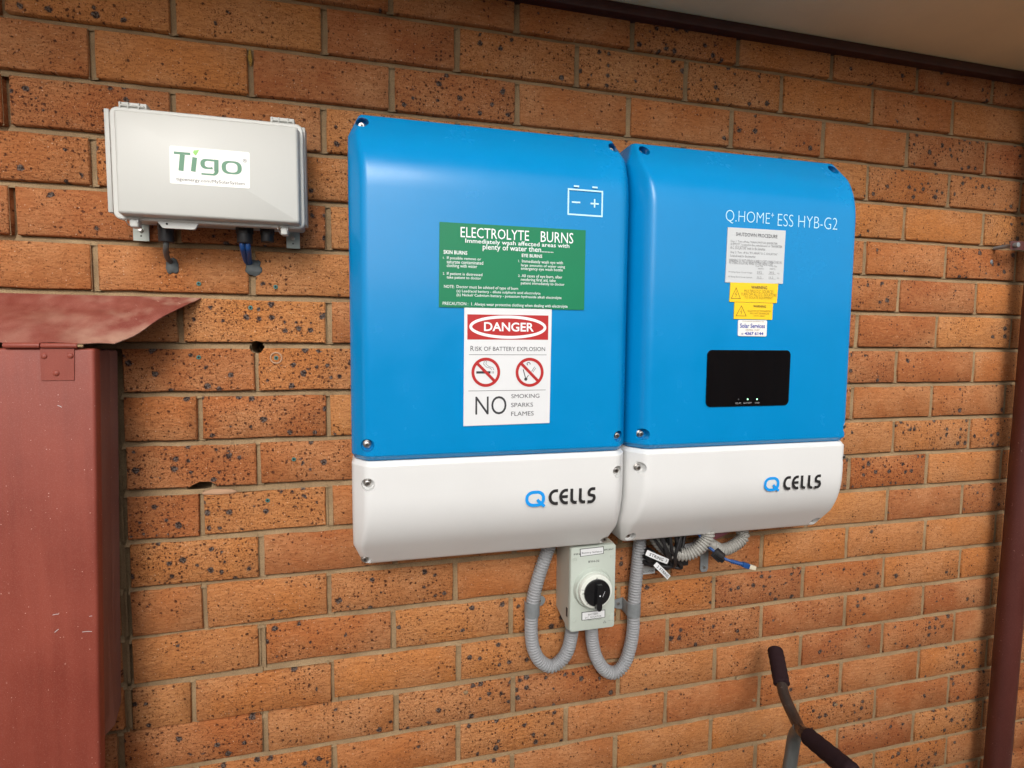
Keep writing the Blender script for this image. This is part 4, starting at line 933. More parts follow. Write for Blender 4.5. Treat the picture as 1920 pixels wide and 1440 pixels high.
# right unit print and labels
mo = D['model_text']; zb0 = (mo[0][2]+mo[2][2])/2; zt0 = (mo[0][4]+mo[2][4])/2
texts('model_lettering', [[mo[0][0], mo[0][1], zb0-.0012, mo[0][3], zt0, mo[0][5]], mo[1], [mo[2][0], mo[2][1], zb0, mo[2][3], zt0, mo[2][5]]], YF-.0004, 'print_pale', bpy.data.objects['blue_cover.001'], 5)
sp_ = plate('shutdown_notice', D['shut_corners'], 'paper', uB, thick=None, label='white SHUTDOWN PROCEDURE notice')
texts('heading', D['shut_text'][:1], TY, 'print_grey', sp_, 2); texts('lettering', D['shut_text'][1:], TY, 'print_mid', sp_, 1)
q = D['shut_lines']
strokes('rule_line', [([q[k], (q[k+1][0], q[k][1])], .0003, False) for k in (0, 2, 4, 6)], TY, 'print_grey', sp_)
w1 = plate('warning_label', D['warn1_corners'], 'yellow', uB, thick=None, label='upper yellow label about multiple D.C. sources')
texts('lettering', D['warn1_text'][:1], TY, 'print_grey', w1, 2); texts('lettering', D['warn1_text'][1:], TY, 'print_brown', w1, 2)
w2 = plate('warning_label', D['warn2_corners'], 'yellow', uB, thick=None, label='lower smaller yellow label about the inverter')
texts('lettering', D['warn2_text'][:1], TY, 'print_black', w2, 2); texts('lettering', D['warn2_text'][1:], TY, 'print_brown', w2, 2)
tr = D['tri']
for k, ow in ((0, w1), (3, w2)):
    A, B, C_ = tr[k], tr[k+1], tr[k+2]; zbm = (A[1]+B[1])/2; cxm = (A[0]+B[0])/2; h = C_[1]-zbm
    strokes('hazard_triangle', [([(A[0], zbm), (B[0], zbm), (cxm, C_[1])], .0011, True),
        ([(cxm+.0012, zbm+h*.66), (cxm-.0018, zbm+h*.40), (cxm+.0016, zbm+h*.42), (cxm-.0006, zbm+h*.14)], .0008, False)], TY, 'print_brown', ow)
sv = plate('service_sticker', D['serv_corners'], 'sticker', uB, thick=None, rad=.003, label='small white service sticker with blue lettering')
texts('lettering', [D['serv_text'][1]]+D['serv_text'][3:], TY, 'navy', sv, 3); texts('lettering', [D['serv_text'][0], D['serv_text'][2]], TY, 'print_brown', sv, 1)
x0, x1, z0, z1 = avgrect(D['disp'])
dsp = flat('display_panel', rrect(x0, x1, z0, z1, .0095, 8), YF-.0022, 'glass_black', uB, thick=.0022, label='black glass display panel with three indicator lights')
texts('lettering', D['disp_text'], YF-.0025, 'print_dim', dsp, 2)
for k, (x, z) in enumerate(D['led']):
    bm = bmesh.new(); add_cyl(bm, (x, YF-.0020, z), (x, YF-.0026, z), .0014, seg=14)
    link('indicator_light', bm_mesh(bm), dsp, 'led' if k else 'led_off')

# ------------------------------------------------------------------ battery isolator switch
x0, x1, z0, z1 = .4522, .5478, -.642, -.4706
iso = thing('isolator_switch', 'grey-green isolator box with black rotary knob below the left unit', 'switch', ((x0+x1)/2, 0, z0))
bm = bmesh.new()
ang = .014
pr_ = [(x0+.0005, z1+.05), (x0+.0005, z0+.016), (x0+.009, z0+.0015), (x1-.009, z0+.0015), (x1-.0005, z0+.016), (x1-.0005, z1+.05)]
pr_ = [(x, min(z, z1)) for x, z in pr_]
a = [bm.verts.new((x, -.076, z)) for x, z in [(x0+.0005, z1), (x0+.0005, z0+.001), (x1-.0005, z0+.001), (x1-.0005, z1)]]
b_ = [bm.verts.new((x, 0.002, z)) for x, z in [(x0+.0005, z1), (x0+.0005, z0+.014), (x1-.0005, z0+.014), (x1-.0005, z1)]]
a2 = [bm.verts.new((x, -.045, z)) for x, z in [(x0+.0005, z1), (x0+.0005, z0+.004), (x1-.0005, z0+.004), (x1-.0005, z1)]]
for r0, r1 in ((a, a2), (a2, b_)):
    for k in range(4): bm.faces.new((r0[k], r0[(k+1) % 4], r1[(k+1) % 4], r1[k]))
bm.faces.new(a[::-1]); bm.faces.new(b_)
bmesh.ops.bevel(bm, geom=list(bm.edges), offset=.0015, segments=2, affect='EDGES')
link('box_body', bm_mesh(bm), iso, 'iso_side')
# lid with rounded corners
bm = bmesh.new(); o0 = rrect(x0, x1, z0, z1, .0055, 6)
rings = []
for ins, y in ((0.0, -.0765), (0.0, -.0825), (.0009, -.0845), (.0022, -.0850)):
    o_ = rrect(x0+ins, x1-ins, z0+ins, z1-ins, .0055-ins*.8, 6); rings.append([bm.verts.new((x, y, z)) for x, z in o_])
n = len(rings[0])
for r0, r1 in zip(rings[:-1], rings[1:]):
    for k in range(n): bm.faces.new((r0[k], r0[(k+1) % n], r1[(k+1) % n], r1[k]))
bm.faces.new(rings[-1]); bm.faces.new(rings[0][::-1])
lid = link('box_lid', bm_mesh(bm, ang=40), iso, 'iso')
LY = -.085
for x, z in D['iso_scr']:
    bm = bmesh.new(); add_tube(bm, [Vector((x+.0046*math.cos(k/20*2*math.pi), LY, z+.0046*math.sin(k/20*2*math.pi))) for k in range(21)], .0005, 6)
    add_cyl(bm, (x, LY+.001, z), (x, LY-.0004, z), .0040, seg=18)
    link('screw_cap', bm_mesh(bm), iso, 'iso')
for nm, cs, tt in (('name_label', D['iso_lab1'], D['iso_text'][:1]), ('name_label', D['iso_lab2'], D['iso_text'][1:])):
    fr = flat(nm, cs, LY-.0006, 'print_black', iso, thick=.0006)
    cxm = sum(p[0] for p in cs)/4; czm = sum(p[1] for p in cs)/4
    inn = [(cxm+(p[0]-cxm)*(1-.0013/abs(p[0]-cxm)), czm+(p[1]-czm)*(1-.0010/abs(p[1]-czm))) for p in cs]
    flat('label_face', inn, LY-.0008, 'sign_white', fr)
    texts('lettering', tt, LY-.00105, 'print_grey', fr, 3)
for it in D['iso_print']: texts('printed_marking', [it], LY-.0003, 'print_grey', lid, 2)
tx, tz = D['iso_tri'][0]
strokes('compliance_mark', [([(tx-.003, tz-.0015), (tx+.003, tz-.0015), (tx, tz+.003)], .0006, True)], LY-.0003, 'print_grey', lid)
# dial
dc = (.4993, -.5550); 
cyl('dial_base', (dc[0]-.001, LY+.002, dc[1]+.0), (dc[0]-.001, LY-.010, dc[1]+.0), .0405, 'iso', iso, r1=.0380, seg=56, bev=.0025)
bm = bmesh.new(); add_cyl(bm, (dc[0]-.0005, LY-.009, dc[1]), (dc[0]-.0005, LY-.020, dc[1]), .0345, .0335, 56, .0015)
dring = link('dial_ring', bm_mesh(bm), iso, 'dial_white')
for it in (['0', dc[0]-.0205, dc[1]-.0235, dc[0]-.0180, dc[1]-.0205, .01], ['ON', dc[0]-.002, dc[1]+.0258, dc[0]+.002, dc[1]+.0285, .02], ['OFF', dc[0]-.0300, dc[1]-.003, dc[0]-.0262, dc[1]+.0010, .0]):
    texts('dial_marking', [it], LY-.0203, 'print_grey', dring, 2)
strokes('tick_mark', [([(dc[0]-.032, dc[1]+.0075), (dc[0]-.0265, dc[1]+.006)], .0006, False)], LY-.0203, 'print_grey', dring)
kn = cyl('knob', (dc[0]+.0003, LY-.018, dc[1]-.001), (dc[0]+.0003, LY-.025, dc[1]-.001), .0268, 'black', iso, seg=48, bev=.0018)
bm = bmesh.new()
hx, hz = dc[0]+.0003, dc[1]-.001
op = [(-.0062, .0215), (.0062, .0215), (.0066, .0), (.0066, -.027), (.0045, -.0318), (0, -.0335), (-.0045, -.0318), (-.0066, -.027), (-.0066, 0)]
v0 = [bm.verts.new((hx+x, LY-.024, hz+z)) for x, z in op]; v1 = [bm.verts.new((hx+x*.82, LY-.036, hz+z*.96)) for x, z in op]; n = len(op)
for k in range(n): bm.faces.new((v0[k], v0[(k+1) % n], v1[(k+1) % n], v1[k]))
bm.faces.new(v0[::-1]); bm.faces.new(v1); bmesh.ops.bevel(bm, geom=list(bm.edges), offset=.0012, segments=2, affect='EDGES')
hd = link('knob_handle', bm_mesh(bm), kn, 'black')
strokes('knob_mark', [(arc(hx, hz, .0007, .0007, 0, 360, 10)[:-1], .0013, True)], LY-.0363, 'print_white', kn)
strokes('knob_mark', [([(hx+.0095, hz-.009), (hx+.015, hz+.003)], .0006, False)], LY-.0253, 'print_white', kn)
box('side_mark', x0-.0004, x0+.0006, -.0700, -.0630, -.618, -.600, 'black_matte', iso)
for cxg in (D['conL'][-1][0], D['conR'][-1][0]):
    cyl('cable_gland', (cxg, -.040, z0+.010), (cxg, -.036, z0-.016), .0168, 'iso', iso, seg=32, bev=.001, r1=.0150)

# ------------------------------------------------------------------ flexible conduits and their clips
def conduit(name, pts, label, y0, yend, cat='conduit', group='flexible conduits looping into the isolator'):
    n = len(pts)
    P = [(x, y0+(yend-y0)*max(0, (k-(n-4))/3), z) for k, (x, z) in enumerate(pts)]
    P = [(P[0][0], P[0][1], P[0][2]+.03)]+P
    t = thing(name, label, cat, (P[-1][0], 0, min(p[2] for p in P)), group)
    ribbed('ribbed_hose', P, .0139, .0058, 'conduit', t)
    return t
conduit('flexible_conduit', D['conL'], 'grey ribbed conduit looping into the isolator from its left side', -.028, -.037)
conduit('flexible_conduit', D['conR'], 'grey ribbed conduit looping into the isolator from its right side', -.028, -.037)
def saddle(cx, cz, side, label, tilt):
    t = thing('conduit_clip', label, 'clip', (cx, 0, cz), 'galvanised saddle clips holding the conduits')
    bm = bmesh.new(); h = .0145; r0, r1 = .0140, .0156; seg = 26
    def ring(r, z, yo):
        out = []
        for k in range(seg+1):
            a = math.pi*(-0.12)+math.pi*1.24*k/seg
            out.append((cx+r*math.cos(a), -.028-r*math.sin(a), z))
        return out
    grid = [[bm.verts.new(p) for p in ring(r, cz+zz, 0)] for r, zz in ((r1, -h), (r1, h), (r0, h), (r0, -h))]
    for g0 in range(4):
        g1 = (g0+1) % 4
        for k in range(seg): bm.faces.new((grid[g0][k], grid[g0][k+1], grid[g1][k+1], grid[g1][k]))
    for k in (0, seg): bm.faces.new([grid[j][k] for j in range(4)])
    link('strap', bm_mesh(bm), t, 'clip')
    s = side
    out = []
    xa, xb = cx+s*.013, cx+s*.034
    pts = [(xa, cz-h*.9), (xb-s*.008, cz-h*.9+.003)]+[(xb-s*.008+s*.010*math.cos(math.radians(a)), cz+.0015+.0105*math.sin(math.radians(a))) for a in range(-70, 80, 20)]+[(xa, cz+h*.9)]
    tab = flat('tab', pts, -.0035, 'clip', t, thick=.0018)
    link('screw', (lambda b: (add_cyl(b, (cx+s*.024, -.003, cz+.001), (cx+s*.024, -.0062, cz+.001), .0036, .003, 16, .0005), bm_mesh(b))[1])(bmesh.new()), t, 'steel')
    box('riser', min(cx+s*.0125, cx+s*.0145), max(cx+s*.0125, cx+s*.0145), -.022, -.0018, cz-h, cz+h, 'clip', t, .0004)
saddle(D['clipL'][0][0], D['clipL'][0][1], 1, 'grey saddle clip on the conduit left of the isolator', .1)
saddle(D['clipR'][0][0], D['clipR'][0][1], -1, 'grey saddle clip on the conduit right of the isolator', 0)

# ------------------------------------------------------------------ cables under the right unit
m = D['misc']
def V(k, y): return (m[k][0], y, m[k][1])
t = thing('coiled_conduit', 'light ribbed conduit bent in a loop directly under the right unit', 'conduit', V('coilA3', -.07))
ribbed('ribbed_hose', [(m['coilA1'][0]-.01, -.05, m['coilA1'][1]+.02), V('coilA1', -.055), V('coilA2', -.062), V('coilA3', -.075), V('coilA4', -.085), V('coilA5', -.09), V('coilA6', -.09)], .0137, .0060, 'conduit_beige', t)
t = thing('bent_conduit', 'light ribbed conduit at the far right beneath the right unit', 'conduit', V('coilB2', -.05))
ribbed('ribbed_hose', [(m['coilB1'][0]-.03, -.045, m['coilB1'][1]-.002), V('coilB1', -.05), V('coilB2', -.052), V('coilB3', -.052), V('coilB4', -.052), V('coilB5', -.05)], .0134, .0060, 'conduit_beige', t)
cyl('rigid_end', (m['coilB1'][0]-.055, -.042, m['coilB1'][1]-.014), (m['coilB1'][0]-.012, -.047, m['coilB1'][1]-.0045), .0135, 'conduit', t, seg=28, bev=.001)
t = thing('pink_pipe', 'dusky pink pipe curving behind the cables under the right unit', 'pipe', V('pink2', -.06))
tube('hose', [(m['pink1'][0]-.02, -.035, m['pink1'][1]-.008), V('pink1', -.035), V('pink2', -.035), V('pink3', -.035), (m['pink3'][0]+.02, -.035, m['pink3'][1]+.02)], .0085, 'pink', t, 20)
t = thing('cable_bundle', 'bundle of black cables hanging beneath the right unit', 'cables', V('blob1', -.05))
base = Vector(V('coilA1', -.05))
crng = random.Random(3)
for k in range(15):
    a = Vector((m['coilA1'][0]-.03+.0065*k+crng.uniform(-.004, .004), -.045-crng.uniform(0, .04), ZB+.01))
    b2 = Vector((m['blob1'][0]-.035+crng.uniform(-.02, .035), -.04-crng.uniform(0, .02), m['blob1'][1]+crng.uniform(-.014, .006)))
    c2 = Vector((m['str1a'][0]+.01+crng.uniform(-.004, .02), -.04, m['str1a'][1]-.018-crng.uniform(0, .02)))
    tube('cable', [a, a.lerp(b2, .5)+Vector((crng.uniform(-.012, .012), -.01, -.01)), b2, b2.lerp(c2, .5)+Vector((0, .01, -.006)), c2], .0034, 'black_matte', t, 10, 6)
bx = m['blob1'][0]
box('connector', bx-.020, bx+.012, -.055, -.03, m['blob1'][1]-.012, m['blob1'][1]+.003, 'black_matte', t, .003)
box('connector', m['str1a'][0]+.012, m['str1a'][0]+.028, -.058, -.034, m['str1a'][1]-.028, m['str1a'][1]-.004, 'black_matte', t, .003)
# ethernet lead with a clip-on black choke
t = thing('network_cable', 'blue network lead with plug and black clip hanging under the right unit', 'cable', V('eth4', -.12))
tube('lead', [(m['eth1'][0]-.02, -.08, m['eth1'][1]+.03), V('eth1', -.09), V('eth2', -.10), V('eth3', -.11), V('eth4', -.12)], .0030, 'cable_blue', t, 14)
e4, e5, e6, e7 = (Vector(V(k, y)) for k, y in (('eth4', -.12), ('eth5', -.125), ('eth6', -.127), ('eth7', -.128)))
bm = bmesh.new(); pp = [e4.lerp(e5, k/12) for k in range(13)]
add_tube(bm, pp, lambda i, n: .0045 if i % 2 else .0035, 14); link('cable_boot', bm_mesh(bm, ang=25), t, 'cable_blue')
def obox(name, a, b, w, h, mat, parent, bev=.0008):
    a, b = Vector(a), Vector(b); d = (b-a); X = d.normalized(); Y = X.cross(Vector((0, 0, 1))).normalized(); Z = X.cross(Y)
    bm = bmesh.new(); add_box(bm, 0, d.length, -w/2, w/2, -h/2, h/2, bev)
    R = Matrix((X, Y, Z)).transposed().to_4x4(); bm.transform(Matrix.Translation(a) @ R)
    return link(name, bm_mesh(bm), parent, mat)
obox('plug_boot', e5, e6, .009, .010, 'cable_blue', t)
pg = obox('plug', e6, e7+(e7-e6)*.3, .0085, .0082, 'clear', t)
e2, e3 = Vector(V('eth2', -.10)), Vector(V('eth3', -.11))
ch = obox('choke', e2+(e3-e2)*.15, e3+(e3-e2)*.35, .017, .019, 'black_matte', t, .002)
obox('choke_latch', e2+(e3-e2)*.4, e3+(e3-e2)*.6, .020, .008, 'black', ch, .001)
# white wire tags
def tag_strip(label, a, b, h, txt, y):
    a, b = Vector(a), Vector(b); d = (b-a); u = d.normalized(); nrm = Vector((-u.y, u.x))
    t = thing('wire_tag', label, 'tag', (a.x, y, a.y))
    n = 6; bm = bmesh.new(); A = []; B = []
    for k in range(n+1):
        p = a+d*k/n; bend = .004*math.sin(math.pi*k/n)
        A.append(bm.verts.new((p.x+nrm.x*h/2, y-bend, p.y+nrm.y*h/2))); B.append(bm.verts.new((p.x-nrm.x*h/2, y-bend, p.y-nrm.y*h/2)))
    for k in range(n): bm.faces.new((A[k], A[k+1], B[k+1], B[k]))
    r = bmesh.ops.extrude_face_region(bm, geom=list(bm.faces)); 
    for v in r['geom']:
        if isinstance(v, bmesh.types.BMVert): v.co.y += .0006
    link('strip', bm_mesh(bm, ang=30), t, 'sign_white')
    me = text_mesh(txt, 0.0, -h*.27, d.length*.78, h*.27, 0, .01, 2)
    for v in me.vertices:
        s_, q_ = v.co.x+d.length*.12, v.co.z
        k = s_/d.length; p = a+u*s_+nrm*q_
        v.co = Vector((p.x, y-.004*math.sin(math.pi*k)-.0006, p.y))
    link('lettering', me, t, 'print_black')
tag_strip('upper white wire tag reading STRING 1', m['str1a'], m['str1b'], .0115, 'STRING  1', -.07)
tag_strip('lower curled white wire tag reading 2 STRING', m['str2a'], m['str2b'], .0105, '2 STRING', -.066)
t = thing('isolator_plate', 'small white D.C. isolator plate on the wall behind the wire tags', 'label', (m['platebl'][0], -.02, m['platebl'][1]))
x0, z0 = m['platebl']; x1, z1 = m['platetr']
fp = flat('plate', [(x0-.01, z0), (x1, z0), (x1, z1+.01), (x0-.01, z1+.01)], -.0075, 'paper', t, thick=.006)
texts('lettering', [['D.C. ISOLATOR', x0-.008, z0+.003, x1-.003, z0+.0085]], -.0078, 'print_grey', fp, 2)
t = thing('mounting_tab', 'grey metal tab screwed to the bricks under the right unit', 'bracket', (m['brk1'][0], 0, m['brk1'][1]))
x, z = m['brk1']
flat('tab', [(x-.010, z+.05), (x-.010, z-.004), (x-.006, z-.010), (x+.006, z-.010), (x+.010, z-.004), (x+.010, z+.05)], -.0045, 'clip', t, thick=.002)
link('screw', (lambda b: (add_cyl(b, (x, -.004, z+.001), (x, -.0066, z+.001), .0034, .003, 14, .0005), bm_mesh(b))[1])(bmesh.new()), t, 'steel')

# ------------------------------------------------------------------ grey enclosure at the upper left
tb = thing('junction_box', 'light grey hinged plastic enclosure with a green-lettered white sticker', 'junction box', (-.164, 0, .115))
x0, x1, z0, z1 = avgrect(D['t_lid']); fx0, fx1, fz0, fz1 = avgrect(D['t_fl'])
def slab(name, sections, mat, parent, rr, n=6):
    bm = bmesh.new(); rings = []
    for a, b, c, d, y, r in sections: rings.append([bm.verts.new((x, y, z)) for x, z in rrect(a, b, c, d, r, n)])
    k_ = len(rings[0])
    for r0, r1 in zip(rings[:-1], rings[1:]):
        for k in range(k_): bm.faces.new((r0[k], r0[(k+1) % k_], r1[(k+1) % k_], r1[k]))
    bm.faces.new(rings[0][::-1]); bm.faces.new(rings[-1]); return link(name, bm_mesh(bm, ang=40), parent, mat)
slab('base', [(fx0+.008, fx1-.008, fz0+.008, fz1-.006, -.006, .006), (fx0+.004, fx1-.004, fz0+.005, fz1-.003, -.070, .008)], 'tigo_base', tb, 0)
slab('lid_flange', [(fx0+.001, fx1-.001, fz0+.001, fz1-.001, -.0702, .010), (fx0, fx1, fz0, fz1, -.0725, .011), (fx0, fx1, fz0, fz1, -.084, .011), (fx0+.0015, fx1-.0015, fz0+.0015, fz1-.0015, -.0856, .010)], 'tigo', tb, 0)
slab('lid', [(x0-.001, x1+.001, z0-.001, z1+.001, -.0850, .004), (x0, x1, z0, z1, -.101, .004), (x0+.001, x1-.001, z0+.001, z1-.001, -.1036, .0035), (x0+.0035, x1-.0035, z0+.0035, z1-.0035, -.105, .002)], 'tigo', tb, 0)
ts = D['t_side']
box('side_rail', ts[0][0], ts[0][0]+.0075, -.060, -.036, ts[2][1], ts[0][1], 'tigo', tb, .0015)
box('side_rail', ts[1][0]-.0075, ts[1][0]+.0006, -.060, -.036, ts[1][1], ts[3][1], 'tigo', tb, .0015)
hb_ = D['t_tab']
for (ax, az), (bx_, bz) in ((hb_[0], hb_[1]), (hb_[2], hb_[3])):
    zt2 = fz1+.0085
    h = box('hinge', ax, bx_, -.083, -.066, fz1-.002, zt2, 'tigo', tb, .001)
    for fx in (.06, .34, .72): box('hinge_rib', ax+(bx_-ax)*fx, ax+(bx_-ax)*fx+.0016, -.0862, -.0832, fz1-.002, zt2-.001, 'tigo_base', h)
    cyl('hinge_pin', (ax+.003, -.0845, fz1+.003), (bx_-.003, -.0845, fz1+.003), .0016, 'tigo', h, seg=10)
lp = D['t_lip']
flat('padlock_tab', rquad([(lp[0][0], fz0+.002), (lp[1][0], fz0-.0095), (lp[2][0], fz0-.0095), (lp[3][0], fz0+.002)], .002, 3), -.0835, 'tigo', tb, thick=.005)
th = D['t_hole']; cyl('tab_hole_shade', (th[0], -.0830, fz0-.003), (th[0], -.0838, fz0-.003), .0016, 'dark', tb, seg=12)  # flat dark disc in place of a shaded hole
tl = D['t_latch']
for (ax, az), (bx_, bz) in ((tl[0], tl[1]), (tl[2], tl[3])):
    lt = box('latch', ax+.002, bx_-.004, -.0885, -.072, fz0-.0115, fz0+.001, 'tigo', tb, .0025, 3)
    for xx in (ax, bx_-.002):
        tube('latch_wire', [(xx, -.087, fz0+.003), (xx-.0015, -.090, fz0-.003), (xx+.001, -.086, fz0-.009)], .0006, 'steel', lt, 8, 4)
tf = D['t_foot']
for (ax, az), (bx_, bz) in ((tf[0], tf[1]), (tf[2], tf[3])):
    zlo = min(az, bz)
    ft = flat('mounting_foot', [(ax, zlo), (bx_, zlo), (bx_, fz0+.03), (ax, fz0+.03)], -.007, 'iso', tb, thick=.003)
    cyl('foot_screw', ((ax+bx_)/2, -.006, zlo+.017), ((ax+bx_)/2, -.011, zlo+.017), .0034, 'steel', ft, seg=12, bev=.0005)
    cyl('foot_hole_shade', ((ax+bx_)/2, -.0065, zlo+.008), ((ax+bx_)/2, -.0073, zlo+.008), .0013, 'dark', ft, seg=10)  # hole shade painted as a dark disc on the foot
tg = D['t_gland']
for (ax, az), (bx_, bz) in ((tg[0], tg[1]), (tg[2], tg[3]), (tg[4], tg[5])):
    cxg = (ax+bx_)/2; rg = abs(bx_-ax)/2
    gl = cyl('cable_gland', (cxg, -.045, fz0+.010), (cxg, -.045, min(az, bz)), rg, 'black_matte', tb, seg=20, bev=.0015)
    cyl('gland_nut', (cxg, -.045, fz0+.006), (cxg, -.045, fz0-.006), rg*1.12, 'black_matte', gl, seg=6, bev=.0008)
stk = flat('brand_sticker', rquad(D['t_stick'], .003, 4), -.1054, 'sticker', tb, thick=.0004, label='white rounded sticker with green brand lettering')
YS2 = -.1056
T = D['t_T']
# T, i, g, o drawn as shapes
strokes('brand_letter', [([(T[0][0], T[0][1]-.0018), (T[1][0], T[0][1]-.0018)], .0036, False),
    ([((T[2][0]+T[3][0])/2, T[0][1]-.0036), ((T[4][0]+T[5][0])/2+.0004, T[4][1])], T[5][0]-T[4][0], False)], YS2, 'tigo_green', stk)
zi0, zi1 = (T[8][1]+T[9][1])/2, (T[6][1]+T[7][1])/2
strokes('brand_letter', [([((T[6][0]+T[7][0])/2, zi1), ((T[8][0]+T[9][0])/2, zi0)], T[7][0]-T[6][0], False)], YS2, 'tigo_green', stk)
gx0, gz1 = T[10]; gx1, gz0 = T[11]; gW = gx1-gx0; gH = gz1-gz0; ww = gW*.24; wt = gW*.10
def vstroke(name, pts, widths, y, mat, parent, closed=False):
    bm = bmesh.new(); n = len(pts); P = [Vector(p) for p in pts]; A = []; B = []
    for i in range(n):
        a = P[i-1] if closed or i > 0 else P[i]; b = P[(i+1) % n] if closed or i < n-1 else P[i]
        tt = (b-a).normalized(); nr = Vector((-tt.y, tt.x))*widths[i]/2
        A.append(bm.verts.new((P[i].x+nr.x, y, P[i].y+nr.y))); B.append(bm.verts.new((P[i].x-nr.x, y, P[i].y-nr.y)))
    for i in range(n if closed else n-1):
        j = (i+1) % n; bm.faces.new((A[i], A[j], B[j], B[i]))
    me = bpy.data.meshes.new(name); bm.to_mesh(me); bm.free(); return link(name, me, parent, mat)
def sup(cx, cz, rx, rz, a, p=2.6):
    c_, s_ = math.cos(a), math.sin(a); return (cx+rx*math.copysign(abs(c_)**(2/p), c_), cz+rz*math.copysign(abs(s_)**(2/p), s_))
def wid(a): return wt+(ww-wt)*abs(math.cos(a))**1.5
# g: open bowl plus hooked stem
bz = gz1-gH*.31
an = [math.radians(75+(300-75)*k/22) for k in range(23)]
bowl = [(gx1-ww*.5, gz1-wt/2-.0003)]+[sup(gx0+gW*.46, bz, gW*.46-ww/2, gH*.31-wt/2, a) for a in an]
vstroke('brand_letter', bowl, [wt]+[wid(a) for a in an], YS2, 'tigo_green', stk)
stem = [(gx1-ww/2, gz1), (gx1-ww/2-.0006, gz0+gH*.30)]+[(gx1-ww/2-gW*.22+gW*.21*math.cos(a), gz0+wt/2+gH*.26*(1+math.sin(a))-gH*.0) for a in [math.radians(0-90*k/8) for k in range(9)]]+[(gx0+.001, gz0+wt/2)]
vstroke('brand_letter', stem, [ww, ww]+[ww+(wt-ww)*k/8 for k in range(9)]+[wt], YS2-.0001, 'tigo_green', stk)
ox0, oz1 = T[12]; ox1, oz0 = T[13]; 
an = [2*math.pi*k/40 for k in range(40)]
vstroke('brand_letter', [sup((ox0+ox1)/2, (oz0+oz1)/2, (ox1-ox0)/2-ww/2, (oz1-oz0)/2-wt/2, a) for a in an], [wid(a) for a in an], YS2, 'tigo_green', stk, True)
lx0, lz0 = T[14]; lx1, lz1 = T[15]
flat('leaf_mark', [(lx0+.003, lz0), (lx0, lz0+.004), (lx0+.0012, lz0+.0078), (lx0+.005, lz1-.001), (lx1, lz1), (lx1-.0015, lz0+.006), (lx1-.004, lz0+.0015)], YS2, 'leaf_green', stk)
texts('lettering', D['t_text'], YS2, 'print_grey', stk, 2)
# cables from the enclosure into the wall
c1, c2 = D['t_cab1'], D['t_cab2']
t = thing('grey_cable', 'grey cable from the enclosure into the wall below its left side', 'cable', (c1[0][0], -.045, c1[2][1]))
gx = (tg[0][0]+tg[1][0])/2
tube('sheath', [(gx, -.045, c1[0][1]+.01), (c1[0][0], -.045, c1[0][1]-.004), (c1[1][0], -.033, c1[1][1]), (c1[2][0], -.010, c1[2][1]+.003), (c1[2][0]+.002, .004, c1[2][1])], .0042, 'cable_grey', t, 14)
t = thing('blue_cable', 'pair of blue cables from the enclosure into the wall below its right side', 'cable', (c2[0][0], -.045, c2[2][1]))
gx = (tg[2][0]+tg[3][0])/2
for dx in (-.0045, .0045):
    tube('sheath', [(gx+dx, -.045, c2[0][1]+.012), (c2[0][0]+dx, -.046, c2[0][1]-.004), (c2[1][0]+dx*.9, -.036, c2[1][1]), (c2[2][0]+dx*.6, -.012, c2[2][1]+.004), (c2[2][0]+dx*.4, .002, c2[2][1])], .0043, 'cable_blue', t, 14)

# ------------------------------------------------------------------ red meter box at the left edge
SCR = [(-.377, -.490, 5, .008), (-.376, -.5155, 40, .007), (-.336, -.522, -4, .013), (-.331, -.498, 5, .004), (-.367, -.1725, -30, .006)]
SX = -.3385
mb = thing('meter_box', 'chalky red metal meter box at the left edge of the wall', 'cabinet', (-.62, 0, -.80))
BX0 = -.86
bm = bmesh.new(); add_box(bm, BX0, SX-.001, -.094, .001, -.7115, -.090, .002)
link('case', bm_mesh(bm), mb, 'red_side')
bm = bmesh.new(); add_box(bm, BX0-.004, -.3215, -.1195, -.098, -.86, -.0865, .0045, 3)
door = link('door', bm_mesh(bm), mb, 'red', label='red front door, dusty and faded')
# folded side flange, its lower end cut at a slant
bm = bmesh.new()
fl_ = [(-.0055, -.092), (-.0055, -.7100), (-.030, -.735), (-.058, -.742), (-.070, -.722), (-.076, -.40), (-.074, -.092)]
va = [bm.verts.new((SX+.0022-(.0105 if k in (3, 4, 5, 6) else 0), y, z)) for k, (y, z) in enumerate(fl_)]
vb = [bm.verts.new((v.co.x-.0018, v.co.y, v.co.z)) for v in va]; n = len(va)
bm.faces.new(va); bm.faces.new(vb[::-1])
for k in range(n): bm.faces.new((va[k], va[(k+1) % n], vb[(k+1) % n], vb[k]))
link('side_flange', bm_mesh(bm, ang=0), mb, 'red_side')
box('door_return', SX-.006, SX-.001, -.098, -.0945, -.73, -.090, 'red_dark', mb)
cb = D['cab']
y_ = -.1210
lf = flat('hinge_leaf', [(cb['leaf_tl'][0], cb['leaf_tl'][1]+.006), (cb['leaf_br'][0], cb['leaf_tl'][1]+.006), (cb['leaf_br'][0]-.001, cb['leaf_br'][1]), (cb['leaf_tl'][0]+.001, cb['leaf_br'][1])], y_, 'red', mb, thick=.0014, label='riveted hinge leaf')
for k in ('riv1', 'riv2', 'riv3'):
    bm = bmesh.new(); bmesh.ops.create_uvsphere(bm, u_segments=16, v_segments=8, radius=1)
    for v in bm.verts: v.co = Vector((cb[k][0]+v.co.x*.0042, y_+v.co.y*.0022, cb[k][1]+v.co.z*.0042))
    link('rivet', bm_mesh(bm, ang=80), lf, 'red')
zk = cb['kn_m'][1]
cyl('hinge_knuckle', (cb['kn_l'][0], -.1215, zk), (cb['kn_m'][0]-.0006, -.1215, zk), .0042, 'red', mb, seg=16, bev=.0006)
